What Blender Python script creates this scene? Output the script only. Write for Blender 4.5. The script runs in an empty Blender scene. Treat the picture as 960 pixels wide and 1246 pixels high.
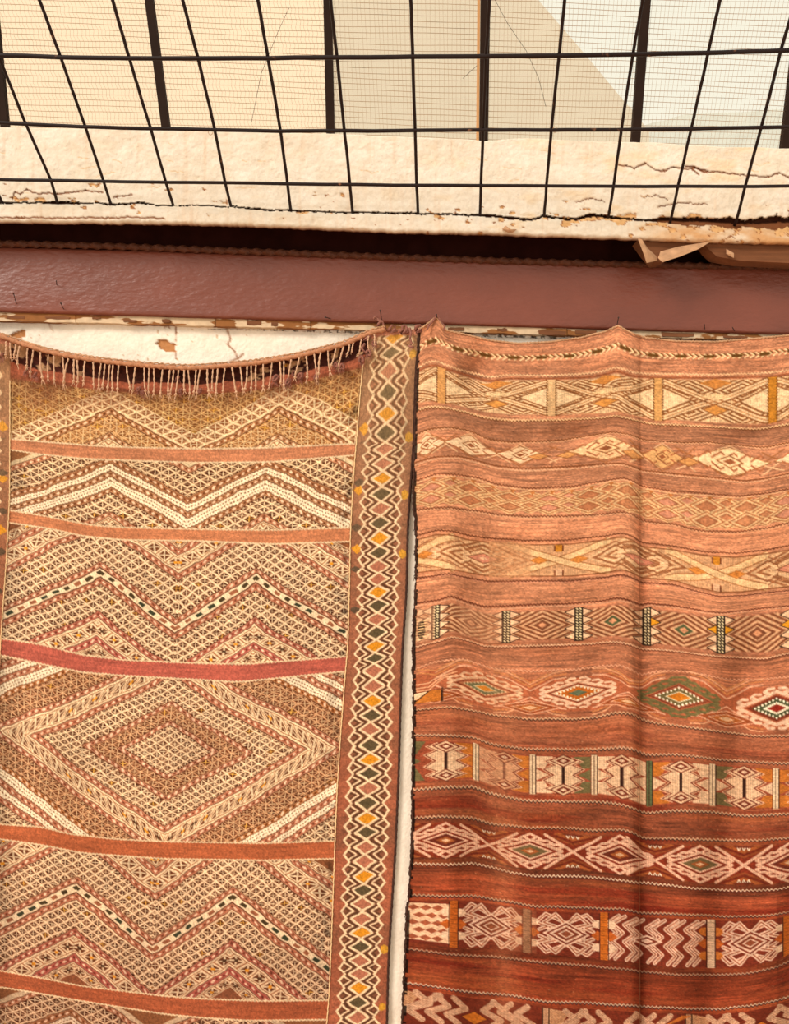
import bpy, math, random
import numpy as np
from mathutils import Vector, Matrix, Quaternion

# ------------------------------------------------------------------ camera
F, CX, CY, ROLL, CAMZ = 944.0, 480.0, 623.0, math.radians(1.6), 1.6
SC = bpy.context.scene
COL = SC.collection
cr, sr = math.cos(ROLL), math.sin(ROLL)
cam_d = bpy.data.cameras.new('camera')
cam_d.sensor_fit = 'VERTICAL'; cam_d.sensor_height = 24.0; cam_d.lens = 24.0 * F / 1246.0
cam_d.clip_start = 0.05; cam_d.clip_end = 200
cam = bpy.data.objects.new('camera', cam_d); COL.objects.link(cam)
cam.matrix_world = Matrix(((cr, -sr, 0, 0), (0, 0, -1, 0), (sr, cr, 0, CAMZ), (0, 0, 0, 1)))
SC.camera = cam

# ------------------------------------------------------------------ world, sun, exposure
W = bpy.data.worlds.new('open_sky'); SC.world = W; W.use_nodes = True
bg = W.node_tree.nodes['Background']
bg.inputs[0].default_value = (1.0, 0.965, 0.835, 1); bg.inputs[1].default_value = 0.97
sun_d = bpy.data.lights.new('soft_sun', 'SUN'); sun_d.energy = 2.4; sun_d.angle = math.radians(22)
sun_d.color = (1.0, 0.925, 0.83)
sun = bpy.data.objects.new('soft_sun', sun_d); COL.objects.link(sun)
sun.rotation_mode = 'QUATERNION'
sun.rotation_quaternion = Vector((0.70, 0.68, -0.58)).to_track_quat('-Z', 'Y')
vs = SC.view_settings
vs.view_transform = 'Standard'; vs.look = 'None'; vs.gamma = 1.0; vs.use_curve_mapping = False
vs.exposure = 0.06

# ------------------------------------------------------------------ helpers
D = 2.32                                                   # distance of the plaster wall
rnd = random.Random(7); RG = np.random.default_rng(5)

def ray(px, py):
    a = (np.asarray(px, float) - CX) / F; b = (CY - np.asarray(py, float)) / F
    return a * cr - b * sr, a * sr + b * cr
def P(px, py, y):                                          # point of the upright plane at distance y
    dx, dz = ray(px, py); y = np.asarray(y, float)
    return np.stack(np.broadcast_arrays(dx * y, y, dz * y + CAMZ), -1)
def Pl(px, py, y0, z0, s):                                 # point of a plane that leans out as it rises
    dx, dz = ray(px, py); t = (y0 + s * z0) / (1 + s * dz)
    return np.stack(np.broadcast_arrays(dx * t, t, dz * t + CAMZ), -1)

def lin(c):
    c = np.asarray(c, float) / 255.0
    return np.where(c <= 0.04045, c / 12.92, ((c + 0.055) / 1.055) ** 2.4)
def L4(c): return tuple(float(v) for v in lin(c)) + (1.0,)

def vnoise(x, y, seed=0):                                  # smooth value noise, about -1..1
    x = np.asarray(x, float); y = np.asarray(y, float)
    xi = np.floor(x).astype(np.int64); yi = np.floor(y).astype(np.int64)
    fx = x - xi; fy = y - yi; fx = fx * fx * (3 - 2 * fx); fy = fy * fy * (3 - 2 * fy)
    def h(i, j):
        n = (i * 374761393 + j * 668265263 + seed * 1442695041) & 0xffffffff
        n = ((n ^ (n >> 13)) * 1274126177) & 0xffffffff
        return ((n ^ (n >> 16)) & 0xffff) / 32767.5 - 1
    return (h(xi, yi) * (1 - fx) + h(xi + 1, yi) * fx) * (1 - fy) + (h(xi, yi + 1) * (1 - fx) + h(xi + 1, yi + 1) * fx) * fy
def fbm(x, y, seed=0, o=4):
    r = 0; a = 0.55
    for k in range(o):
        r = r + a * vnoise(x * 2 ** k, y * 2 ** k, seed + k * 17); a *= 0.5
    return r
def gauss(x, c, s): return np.exp(-((x - c) / s) ** 2)
def smooth(a, s):
    k = np.exp(-0.5 * (np.arange(-3 * s, 3 * s + 1) / s) ** 2); k /= k.sum()
    return np.convolve(np.pad(a, 3 * s, mode='edge'), k, 'valid')

def mesh_obj(name, verts, faces, mat, parent=None, smooth_shade=False, col=None):
    me = bpy.data.meshes.new(name)
    me.from_pydata([tuple(map(float, v)) for v in verts], [], faces)
    if mat: me.materials.append(mat)
    if smooth_shade: me.polygons.foreach_set('use_smooth', [True] * len(me.polygons))
    if col is not None:
        at = me.color_attributes.new('Col', 'FLOAT_COLOR', 'POINT')
        at.data.foreach_set('color', np.asarray(col, np.float32).ravel())
    me.update()
    o = bpy.data.objects.new(name, me); COL.objects.link(o)
    if parent: o.parent = parent
    return o

def grid_obj(name, Pn, Cn, mat, parent=None, flip=False, extra=None):
    """big grid (rows, cols, 3) with a colour for each vertex; extra = (verts, quads) appended"""
    R, C = Pn.shape[:2]
    i = np.arange(R * C).reshape(R, C)
    q = np.stack([i[:-1, :-1], i[1:, :-1], i[1:, 1:], i[:-1, 1:]], -1).reshape(-1, 4)
    if flip: q = q[:, ::-1]
    v = Pn.reshape(-1, 3); c = Cn.reshape(-1, 3)
    if extra is not None:
        for ev, ec, eq in extra:
            q = np.vstack([q, eq + len(v)]); v = np.vstack([v, ev]); c = np.vstack([c, ec])
    me = bpy.data.meshes.new(name)
    me.vertices.add(len(v)); me.vertices.foreach_set('co', v.astype(np.float32).ravel())
    me.loops.add(q.size); me.loops.foreach_set('vertex_index', q.astype(np.int32).ravel())
    me.polygons.add(len(q)); me.polygons.foreach_set('loop_start', np.arange(0, q.size, 4, dtype=np.int32))
    me.polygons.foreach_set('use_smooth', np.ones(len(q), bool))
    me.update(calc_edges=True)
    at = me.color_attributes.new('Col', 'FLOAT_COLOR', 'POINT')
    at.data.foreach_set('color', np.hstack([c, np.ones((len(c), 1))]).astype(np.float32).ravel())
    me.materials.append(mat)
    o = bpy.data.objects.new(name, me); COL.objects.link(o)
    if parent: o.parent = parent
    return o

def tube(path, rad, n=8, cap=True, twist=None):
    """verts, faces of a tube along path; rad number or list"""
    path = [Vector(tuple(map(float, p))) for p in path]; N = len(path)
    rad = [rad] * N if np.isscalar(rad) else list(rad)
    vs_, fs = [], []
    ref = None
    for k, p in enumerate(path):
        t = (path[min(k + 1, N - 1)] - path[max(k - 1, 0)])
        if t.length < 1e-9: t = Vector((0, 0, 1))
        t.normalize()
        if ref is None: ref = t.orthogonal().normalized()
        ref = (ref - t * ref.dot(t)).normalized(); b = t.cross(ref)
        for j in range(n):
            a = 2 * math.pi * j / n
            r = rad[k] * (twist(k, a) if twist else 1)
            vs_.append(p + (ref * math.cos(a) + b * math.sin(a)) * r)
    for k in range(N - 1):
        for j in range(n):
            a, b2 = k * n + j, k * n + (j + 1) % n
            fs.append((a, b2, b2 + n, a + n))
    if cap:
        fs.append(tuple(range(n))[::-1]); fs.append(tuple((N - 1) * n + j for j in range(n)))
    return vs_, fs
def merge(*parts):
    V, Fc = [], []
    for v, f in parts:
        o = len(V); V += list(v); Fc += [tuple(i + o for i in x) for x in f]
    return V, Fc
def prism(poly, y0, y1, k=None):
    """closed slab between two distances from a pixel outline"""
    a = [P(x, y, y0) for x, y in poly]; n = len(a)
    b = [np.array([p[0], p[1] + (y1 - y0), p[2]]) for p in a]
    f = [tuple(range(n)), tuple(range(2 * n - 1, n - 1, -1))]
    f += [(i, i + n, (i + 1) % n + n, (i + 1) % n) for i in range(n)]
    return a + b, f
def box(x0, x1, y0, y1, z0, z1):
    v = [(x, y, z) for z in (z0, z1) for y in (y0, y1) for x in (x0, x1)]
    return v, [(0, 2, 3, 1), (4, 5, 7, 6), (0, 1, 5, 4), (2, 6, 7, 3), (0, 4, 6, 2), (1, 3, 7, 5)]
def tag(o, label=None, cat=None, group=None, kind=None):
    if label: o['label'] = label
    if cat: o['category'] = cat
    if group: o['group'] = group
    if kind: o['kind'] = kind
    return o
def empty(name, loc=(0, 0, 0)):
    o = bpy.data.objects.new(name, None); COL.objects.link(o); o.empty_display_size = 0.05
    o.location = tuple(map(float, loc)); return o
def under(o, root):                                        # parent while keeping world coordinates of the mesh
    o.parent = root; o.matrix_parent_inverse = Matrix.Translation(-root.location); return o

# ------------------------------------------------------------------ materials
def material(name, color=None, attr=False, rough=0.85, noise=None, bump=None, metal=0.0, spec=0.3, weave=None, mix=None):
    """noise=(scale, amount[, stretch]); bump=(scale, strength, distance); mix=(colour, scale, threshold, width)"""
    m = bpy.data.materials.new(name); m.use_nodes = True
    nt = m.node_tree; N = nt.nodes; Lk = nt.links
    b = N['Principled BSDF']; b.inputs['Roughness'].default_value = rough
    b.inputs['Metallic'].default_value = metal; b.inputs['Specular IOR Level'].default_value = spec
    tc = N.new('ShaderNodeTexCoord')
    if attr:
        a = N.new('ShaderNodeAttribute'); a.attribute_name = 'Col'; src = a.outputs['Color']
    else:
        c = N.new('ShaderNodeRGB'); c.outputs[0].default_value = L4(color); src = c.outputs[0]
    def nz(scale, stretch=(1, 1, 1), detail=5):
        mp = N.new('ShaderNodeMapping'); mp.inputs['Scale'].default_value = stretch
        Lk.new(tc.outputs['Object'], mp.inputs['Vector'])
        n = N.new('ShaderNodeTexNoise'); n.inputs['Scale'].default_value = scale; n.inputs['Detail'].default_value = detail
        Lk.new(mp.outputs[0], n.inputs['Vector']); return n.outputs['Fac']
    if mix:
        n = nz(mix[1], mix[4] if len(mix) > 4 else (1, 1, 1))
        mr = N.new('ShaderNodeMapRange'); mr.inputs[1].default_value = mix[2]; mr.inputs[2].default_value = mix[2] + mix[3]
        Lk.new(n, mr.inputs[0])
        mx = N.new('ShaderNodeMix'); mx.data_type = 'RGBA'
        Lk.new(mr.outputs[0], mx.inputs[0]); Lk.new(src, mx.inputs[6]); mx.inputs[7].default_value = L4(mix[0])
        src = mx.outputs[2]
    if noise:
        n = nz(noise[0], noise[2] if len(noise) > 2 else (1, 1, 1))
        mr = N.new('ShaderNodeMapRange'); mr.inputs[1].default_value = 0.25; mr.inputs[2].default_value = 0.75
        mr.inputs[3].default_value = 1 - noise[1]; mr.inputs[4].default_value = 1 + noise[1]
        Lk.new(n, mr.inputs[0])
        mx = N.new('ShaderNodeVectorMath'); mx.operation = 'SCALE'
        Lk.new(src, mx.inputs[0]); Lk.new(mr.outputs[0], mx.inputs['Scale']); src = mx.outputs[0]
    Lk.new(src, b.inputs['Base Color'])
    if bump:
        n = nz(bump[0], bump[3] if len(bump) > 3 else (1, 1, 1), 8)
        bp = N.new('ShaderNodeBump'); bp.inputs['Strength'].default_value = bump[1]; bp.inputs['Distance'].default_value = bump[2]
        Lk.new(n, bp.inputs['Height']); Lk.new(bp.outputs[0], b.inputs['Normal'])
    return m

M = {}
M['kilim'] = material('woven_wool', attr=True, rough=0.95, spec=0.1, noise=(420, 0.16, (0.35, 1, 1.6)), bump=(520, 0.55, 0.002, (0.25, 1, 1.5)))
M['plaster'] = material('flaking_plaster', attr=True, rough=0.9, spec=0.15, noise=(90, 0.06), bump=(110, 0.6, 0.004))
M['beam'] = material('brown_gloss_paint', (124, 63, 46), rough=0.38, spec=0.5, noise=(3.5, 0.2, (1, 1, 1.5)), bump=(46, 0.6, 0.004, (1, 1, 2.0)))
M['dark_steel'] = material('black_painted_steel', (34, 17, 14), rough=0.5, spec=0.25, noise=(40, 0.25), mix=((128, 84, 60), 30, 0.66, 0.06))
M['mullion'] = material('brown_painted_mullion', (42, 26, 18), rough=0.7, spec=0.15, noise=(20, 0.2))
M['rebar'] = material('rusty_bar', (88, 46, 28), rough=0.6, spec=0.25, noise=(60, 0.3))
M['wire'] = material('thin_rusty_wire', (176, 140, 108), rough=0.8)
M['soffit'] = material('slot_shade_brown', (54, 22, 16), rough=0.95, spec=0.05, noise=(20, 0.3))  # dark base colour stands in for the shade inside the slot
M['batten'] = material('peeling_cream_paint_on_wood', (214, 184, 150), rough=0.8, mix=((146, 92, 46), 14, 0.52, 0.02, (0.5, 1, 2.2)), noise=(60, 0.12), bump=(40, 0.5, 0.003))
M['raw_wood'] = material('bare_brown_wood', (120, 74, 46), rough=0.9, noise=(30, 0.3, (0.3, 1, 3)), bump=(50, 0.5, 0.003))
M['torn'] = material('tan_backing', (192, 146, 110), rough=0.9, noise=(40, 0.3), bump=(60, 0.6, 0.003))
M['cord'] = material('faded_wool_cord', (222, 176, 142), rough=0.95, spec=0.1, noise=(300, 0.25), bump=(400, 0.6, 0.002))
M['knot'] = material('mauve_brown_wool', (150, 98, 84), rough=0.95, spec=0.1, noise=(200, 0.35), bump=(300, 0.8, 0.003))
M['hem'] = material('rust_hem_wool', (190, 132, 98), rough=0.95, spec=0.1, noise=(220, 0.25, (1, 1, 1)), bump=(300, 0.6, 0.002))
M['selvedge_cream'] = material('cream_cord', (236, 200, 150), rough=0.95, noise=(200, 0.2))
M['selvedge_dark'] = material('dark_brown_selvedge', (66, 40, 30), rough=0.95, noise=(120, 0.45))
M['nail'] = material('dull_nail_steel', (60, 44, 38), rough=0.5, metal=0.6)
M['facade_a'] = material('cream_render', (236, 214, 192), rough=0.95, noise=(0.8, 0.03))
M['facade_b'] = material('beige_render', (208, 195, 178), rough=0.95, noise=(1.2, 0.04))
M['facade_c'] = material('pale_stone', (208, 208, 202), rough=0.95, noise=(3, 0.05), bump=(4, 0.4, 0.1))
M['floor'] = material('sandy_paving', (196, 160, 124), rough=0.95, noise=(4, 0.15))
M['pin_hair'] = material('loose_thread', (206, 160, 118), rough=0.9)
def glass(name, tint):
    m = bpy.data.materials.new(name); m.use_nodes = True; nt = m.node_tree; N = nt.nodes; N.clear()
    out = N.new('ShaderNodeOutputMaterial'); t = N.new('ShaderNodeBsdfTransparent'); t.inputs[0].default_value = tint
    g = N.new('ShaderNodeBsdfGlossy'); g.inputs['Roughness'].default_value = 0.08
    fr = N.new('ShaderNodeFresnel'); fr.inputs[0].default_value = 1.25
    mx = N.new('ShaderNodeMixShader'); nt.links.new(fr.outputs[0], mx.inputs[0])
    nt.links.new(t.outputs[0], mx.inputs[1]); nt.links.new(g.outputs[0], mx.inputs[2]); nt.links.new(mx.outputs[0], out.inputs[0])
    return m
M['glass'] = glass('clear_window_glass', (0.98, 0.97, 0.94, 1))
# ------------------------------------------------------------------ weaving / painting board: flat coordinates -> colour and relief
class Board:
    def __init__(s, u0, u1, v0, v1, step, ss=2, base=(200, 150, 110)):
        s.nu = int(round((u1 - u0) / step)) + 1; s.nv = int(round((v1 - v0) / step)) + 1
        s.step, s.ss, s.u0, s.v0 = step, ss, u0, v0
        o = (ss - 1) / (2 * ss)
        s.u = u0 + (np.arange(s.nu * ss) / ss - o) * step
        s.v = v0 + (np.arange(s.nv * ss) / ss - o) * step
        s.c = np.zeros((s.nv * ss, s.nu * ss, 3), np.float32); s.c[:] = base
        s.hgt = np.zeros(s.c.shape[:2], np.float32)
    def win(s, u0, v0, u1, v1):
        k = s.ss / s.step
        i0 = max(0, int((u0 - s.u[0]) * k)); i1 = min(len(s.u), int((u1 - s.u[0]) * k) + 2)
        j0 = max(0, int((v0 - s.v[0]) * k)); j1 = min(len(s.v), int((v1 - s.v[0]) * k) + 2)
        return slice(j0, max(j1, j0)), slice(i0, max(i1, i0))
    def put(s, sl, mask, col, h=None):
        if mask.size == 0: return
        s.c[sl][mask] = col
        if h is not None: s.hgt[sl][mask] = h
    def poly(s, pts, col, h=None):
        p = np.array(pts, float); sl = s.win(p[:, 0].min(), p[:, 1].min(), p[:, 0].max(), p[:, 1].max())
        X = s.u[sl[1]][None, :]; Y = s.v[sl[0]][:, None]
        m = np.zeros((Y.shape[0], X.shape[1]), bool)
        for (x0, y0), (x1, y1) in zip(p, np.roll(p, -1, 0)):
            if y0 == y1: continue
            m ^= ((Y >= min(y0, y1)) & (Y < max(y0, y1))) & (X < x0 + (Y - y0) * (x1 - x0) / (y1 - y0))
        s.put(sl, m, col, h)
    def line(s, pts, w, col, h=None, wob=0):
        for (x0, y0), (x1, y1) in zip(pts[:-1], pts[1:]):
            sl = s.win(min(x0, x1) - w, min(y0, y1) - w, max(x0, x1) + w, max(y0, y1) + w)
            X = s.u[sl[1]][None, :]; Y = s.v[sl[0]][:, None]
            if X.size == 0 or Y.size == 0: continue
            dx, dy = x1 - x0, y1 - y0; L = dx * dx + dy * dy + 1e-9
            t = np.clip(((X - x0) * dx + (Y - y0) * dy) / L, 0, 1)
            m = np.hypot(X - x0 - t * dx, Y - y0 - t * dy) < w / 2
            s.put(sl, m, col, h)
    def loz(s, cx, cy, rx, ry, rings, h=None, clip=None):
        """nested diamonds: rings = [(outer fraction, colour), ...] from outside in"""
        sl = s.win(cx - rx, cy - ry, cx + rx, cy + ry)
        X = s.u[sl[1]][None, :]; Y = s.v[sl[0]][:, None]
        if X.size == 0 or Y.size == 0: return
        q = np.abs(X - cx) / rx + np.abs(Y - cy) / ry
        ok = np.ones(q.shape, bool) if clip is None else ((X > clip[0]) & (X < clip[1]) & (Y > clip[2]) & (Y < clip[3]))
        for fr_, col in rings: s.put(sl, (q < fr_) & ok, col, h)
    def done(s):
        a = s.ss
        c = s.c.reshape(s.nv, a, s.nu, a, 3).mean((1, 3)); h = s.hgt.reshape(s.nv, a, s.nu, a).mean((1, 3))
        return c, h, s.u0 + np.arange(s.nu) * s.step, s.v0 + np.arange(s.nv) * s.step

def xi(x, pts):
    xs, ys = zip(*pts); return np.interp(x, xs, ys)

# ================================================================== THE SETTING
# floor of the yard (out of frame below, it bounces light) and the plaster wall behind the rugs
v, f = box(-4.5, 4.5, -3.5, D + 0.35, -0.06, 0.0)
tag(mesh_obj('floor', v, f, M['floor']), 'sandy paved floor below the hanging rugs', 'floor', kind='structure')

def beam_bot(x): return 379.5 + 0.0288 * x
px = np.arange(-420, 1390, 2.0)
py = np.concatenate([np.arange(345, 378, 10.0), np.arange(378, 470, 1.5), np.arange(470, 1300, 8.0)])
X, Y = np.meshgrid(px, py)
Y = Y + 0.0285 * (X - 200) * (Y < 400)
chip = np.zeros(X.shape)
def chipmask(pts, X, Y):
    m = np.zeros(X.shape, bool); p = np.array(pts, float)
    for (x0, y0), (x1, y1) in zip(p, np.roll(p, -1, 0)):
        if y0 == y1: continue
        m ^= ((Y >= min(y0, y1)) & (Y < max(y0, y1))) & (X < x0 + (Y - y0) * (x1 - x0) / (y1 - y0))
    return m
wob = 1.2 * fbm(X / 5, Y / 5, 3)
m1 = chipmask([(189, 418), (194, 413.5), (201, 413), (206, 417), (214, 418.5), (214, 428), (204, 429), (196, 425), (193, 420)], X + wob, Y + wob)
m2 = chipmask([(12, 410), (18, 404), (30, 401), (31, 411), (22, 412)], X + wob, Y + wob)
chip = (m1 | m2)
c = np.zeros(X.shape + (3,)); c[:] = (252, 238, 220)
c += (7 * fbm(X / 70, Y / 50, 11) + 5 * fbm(X / 9, Y / 7, 12))[..., None] * np.array([1, 1.1, 1.3])
sp = fbm(X / 3.0, Y / 3.0, 14) > 0.62
c[sp & (Y < 465) & (fbm(X / 40, Y / 40, 15) > 0.1)] = (214, 180, 146)
cd = 0.0035 * fbm(X / 40, Y / 40, 16) + 0.0012 * fbm(X / 7, Y / 7, 17)
for pts, w in (([(276, 395), (277, 404), (281, 413), (277, 419), (286, 428), (288, 434)], 0.9), ([(281, 440), (290, 436), (296, 431)], 1.4),
               ([(214, 393), (214, 400), (213, 416)], 0.6), ([(213, 428), (214, 437)], 0.6), ([(60, 392), (63, 401)], 0.6), ([(200, 398), (204, 396), (206, 399)], 0.8)):
    for (x0, y0), (x1, y1) in zip(pts[:-1], pts[1:]):
        dx, dy = x1 - x0, y1 - y0; t = np.clip(((X - x0) * dx + (Y - y0) * dy) / (dx * dx + dy * dy), 0, 1)
        d = np.hypot(X + wob * .6 - x0 - t * dx, Y - y0 - t * dy)
        k = np.clip(1 - d / (w + .6), 0, 1)[..., None]; c = c * (1 - k) + np.array((150, 96, 66)) * k; cd = cd - 0.002 * k[..., 0]
c[chip] = np.array((190, 130, 82)) + 16 * fbm(X / 4, Y / 4, 18)[chip][:, None]
yy = D - cd + chip * 0.007
grid_obj('wall_back', P(X, Y, yy), lin(np.clip(c, 0, 255)), M['plaster'])
tag(bpy.data.objects['wall_back'], 'cream plaster wall behind the two hanging rugs', 'wall', kind='structure')
zt = float(P(480, 352, D)[2])
v, f = box(-3.2, 3.5, D + 0.016, D + 0.30, 0.0, zt)
o = mesh_obj('wall_core', v, f, M['facade_c']); under(o, bpy.data.objects['wall_back'])

# long painted beam above the rugs
YB = 2.287
x0, x1 = -420, 1380
bt = lambda x: 300.5 + 0.0272 * x
prof = [(YB, 'b'), (YB, 't')]
pxs = np.linspace(x0, x1, 360); n = len(pxs)
rows = []
for t in np.linspace(0, 1, 26):
    yy_ = beam_bot(pxs) * (1 - t) + bt(pxs) * t
    bow = -0.0016 * fbm(pxs / 60, t * 3 + 0 * pxs, 21) - 0.0008 * fbm(pxs / 14, t * 9 + 0 * pxs, 22)
    edge = 0.004 * (max(0, t - 0.94) / 0.06) ** 2 + 0.003 * (max(0, 0.05 - t) / 0.05) ** 2
    rows.append(P(pxs, yy_, YB + bow + edge))
top = rows[-1].copy(); top[:, 1] = D + 0.02; bot = rows[0].copy(); bot[:, 1] = D + 0.02
G = np.stack([bot] + rows + [top])
v = G.reshape(-1, 3); R_, C_ = G.shape[:2]
f = [(r * C_ + k, r * C_ + k + 1, (r + 1) * C_ + k + 1, (r + 1) * C_ + k) for r in range(R_ - 1) for k in range(C_ - 1)]
f += [tuple(r * C_ for r in range(R_)), tuple(r * C_ + C_ - 1 for r in range(R_))[::-1]]
o = mesh_obj('trim_1', v, f, M['beam'])
for p_ in o.data.polygons: p_.use_smooth = len(p_.vertices) == 4
tag(o, 'glossy red-brown painted beam running above both rugs', 'beam', kind='structure')
beam = o

# peeling cream batten strip under the beam, in lengths
bt0 = [(-420, -60), (-60, 92), (92, 262), (262, 378), (378, 520), (520, 690), (690, 830), (830, 1000), (1000, 1380)]
batt = empty('trim_2', P(480, 400, D)); tag(batt, 'thin cream batten with flaking paint under the brown beam', 'trim', kind='structure')
for k, (a, b) in enumerate(bt0):
    nn = max(6, int((b - a) / 5)); xs_ = np.linspace(a + .4, b - .4, nn)
    lo = beam_bot(xs_) + (10.5 - xs_ * 0.0032) + 0.9 * fbm(xs_ / 9, 0 * xs_, 31 + k)
    hi = beam_bot(xs_) - 0.5
    yf = D - 0.022 - 0.002 * (k % 2) + 0.0015 * fbm(xs_ / 12, 0 * xs_, 33)
    A = P(xs_, hi, yf); Bq = P(xs_, lo, yf); Cq = Bq.copy(); Cq[:, 1] = D + 0.004; Dq = A.copy(); Dq[:, 1] = D + 0.004
    V = np.stack([Dq, A, Bq, Cq]).reshape(-1, 3)
    f = [(r * nn + i, (r + 1) % 4 * nn + i, (r + 1) % 4 * nn + i + 1, r * nn + i + 1) for r in range(4) for i in range(nn - 1)]
    f += [tuple(r * nn for r in range(4))[::-1], tuple(r * nn + nn - 1 for r in range(4))]
    under(mesh_obj('batten_strip', V, f, M['batten']), batt)
chips = [(8, 6, 22, 4), (55, 5, 30, 3.4), (112, 4, 10, 3), (150, 6, 16, 3.5), (197, 5, 10, 4), (300, 4, 18, 6), (330, 5, 8, 5), (545, 5, 20, 4), (605, 4, 12, 4), (655, 6, 34, 5), (700, 4, 26, 5), (805, 4, 40, 4.5), (880, 5, 30, 4)]
for x, dy, w, h_ in chips:
    p = [(x + w * t, beam_bot(x + w * t) + dy + s * (h_ / 2 + rnd.uniform(-.9, .5))) for s, ts in ((-1, (0, .2, .45, .7, 1)), (1, (.97, .75, .5, .25, .02))) for t in ts]
    v, f = prism(p, D - 0.0256, D - 0.021)
    under(mesh_obj('bare_wood_patch', v, f, M['raw_wood']), batt)

# plaster sill above the beam: cracked, flaking, with a thicker lower lip
YF = 2.200
px = np.arange(-260, 1230, 1.6)
def sill_top(x): return xi(x, [(-260, 145), (0, 155), (200, 158), (400, 163), (560, 169), (590, 172), (640, 168), (700, 171), (760, 173), (800, 174), (870, 178), (960, 181), (1230, 188)]) + 1.1 * fbm(x / 22, 0 * x, 41) * (x > 380)
def sill_bot(x): return xi(x, [(-260, 262), (0, 269.5), (200, 271.5), (300, 274), (480, 282), (560, 283), (620, 285), (700, 288), (780, 291), (850, 294), (960, 296), (1230, 302)]) + 1.0 * fbm(x / 8, 0 * x, 42) + .5 * fbm(x / 3, 0 * x, 40)
crack = [(-260, 236), (-60, 240), (0, 246), (12, 248), (22, 246.5), (50, 247), (70, 247), (97, 247.5), (125, 248), (140, 249), (170, 247), (190, 250), (211, 251), (240, 250), (262, 251), (280, 252), (296, 253), (330, 256), (350, 256), (365, 257), (400, 258), (429, 259), (432, 258), (480, 260), (500, 260), (540, 261), (565, 262), (585, 262), (600, 263), (625, 266), (645, 268), (662, 263), (680, 266), (700, 267), (720, 262), (742, 264), (765, 267), (790, 268), (816, 269), (850, 270), (880, 271), (898, 273), (930, 272), (960, 270), (1230, 276)]
def cwid(x): return (.8 + 0 * (x > 500) + .3 * (x > 700)) * (1 + .45 * fbm(x / 12, 0 * x, 57)) * xi(x, [(-260, 1.2), (0, 2.2), (20, 1.1), (60, 1.4), (72, 2.4), (96, 1.6), (100, .7), (125, .8), (130, 2.4), (138, 2.2), (142, 1.0), (170, 1.0), (176, 1.6), (185, .7), (280, .8), (300, 1.2), (340, 1.1), (480, 1.2), (585, 1.3), (600, 1.8), (660, 2.2), (700, 2.0), (760, 1.5), (790, 1.6), (810, 3), (840, 4.2), (870, 4.5), (900, 6), (930, 6.5), (960, 7.5), (1230, 6)])
tt = np.linspace(0, 1, 92)
X = np.broadcast_to(px, (len(tt), len(px))).copy()
Y = sill_top(px)[None] * (1 - tt[:, None]) + sill_bot(px)[None] * tt[:, None]
cy_ = xi(px, crack)[None] + 1.0 * fbm(px / 6, 0 * px, 43)[None]
c = np.zeros(X.shape + (3,)); c[:] = (233, 216, 196)
c += (9 * fbm(X / 60, Y / 30, 44) + 8 * fbm(X / 10, Y / 6, 45))[..., None] * np.array([.8, 1.1, 1.5])
st = np.clip(fbm(X / 5, Y / 90, 46, 3) * 1.6 - .35, 0, 1)[..., None]      # vertical water stains
c = c * (1 - .28 * st) + np.array((214, 160, 120)) * .28 * st
warm = np.clip(fbm(X / 34, Y / 12, 47) * 2 - .3, 0, 1) * np.clip((X - 350) / 300, .15, 1)
c = c * (1 - .5 * warm[..., None]) + np.array((234, 196, 150)) * .5 * warm[..., None]
dist = Y - cy_; cw = cwid(px)[None] * 1.0
dep = 0.004 * fbm(X / 50, Y / 40, 48) + 0.0016 * fbm(X / 8, Y / 6, 49) + .0008 * fbm(X / 3.5, Y / 3.5, 39)                       # + = towards the camera
lip = 1 / (1 + np.exp(-(dist) / 1.2))
dep = dep + 0.026 * lip + 0.004 * gauss(dist, -8, 6)
# flaked bare patches near the crack, on the right above all
fl = fbm(X / 13, Y / 7, 50) + 0.55 * gauss(dist, 2, 10) * np.clip((X - 420) / 300, 0, 1) - 0.62 + 0.7 * gauss(X, 30, 34) * gauss(dist, -6, 6) + .25 * gauss(X, 930, 110) * gauss(dist, 8, 14)
fl = fl - .6 * np.clip((-dist - 22) / 20, 0, 1)
flm = fl > 0
rt2 = np.clip((X - 770) / 60, 0, 1) * np.clip(dist / 3, 0, 1) * np.clip(.75 + .8 * fbm(X / 22, Y / 6, 38), 0, 1); c = c * (1 - rt2[..., None]) + np.array((212, 160, 112)) * rt2[..., None]
c[flm] = (np.array((222, 172, 118)) + 18 * fbm(X / 4, Y / 4, 51)[..., None])[flm]
dep = dep - 0.0035 * flm
rim = (np.abs(fl) < 0.03) & (dist > -30); c[rim] = (168, 108, 66)
def hair(pts, w, col=(128, 74, 46), dd=0.004):
    global c, dep
    for (x0, y0), (x1, y1) in zip(pts[:-1], pts[1:]):
        i0, i1 = np.searchsorted(px, [min(x0, x1) - 4, max(x0, x1) + 4]); s_ = (slice(None), slice(i0, i1))
        dx, dy = x1 - x0, y1 - y0; t = np.clip(((X[s_] - x0) * dx + (Y[s_] - y0) * dy) / (dx * dx + dy * dy + 1e-9), 0, 1)
        d = np.hypot(X[s_] - x0 - t * dx, Y[s_] - y0 - t * dy + 1.6 * fbm(X[s_] / 4, 0 * Y[s_] + y0, 58)); k = np.clip(1.5 * (1 - d / (w * (1 + .6 * fbm(X[s_] / 9, Y[s_] / 9, 59)) + .6)), 0, 1)
        c[s_] = c[s_] * (1 - k[..., None]) + np.array(col) * k[..., None]; dep[s_] -= dd * k
hair([(752, 201), (762, 202), (772, 205), (785, 199), (797, 207), (808, 208), (820, 203), (830, 206), (850, 205), (862, 209), (880, 210), (905, 213), (935, 215), (947, 211), (960, 216), (1100, 220)], .6)
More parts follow.
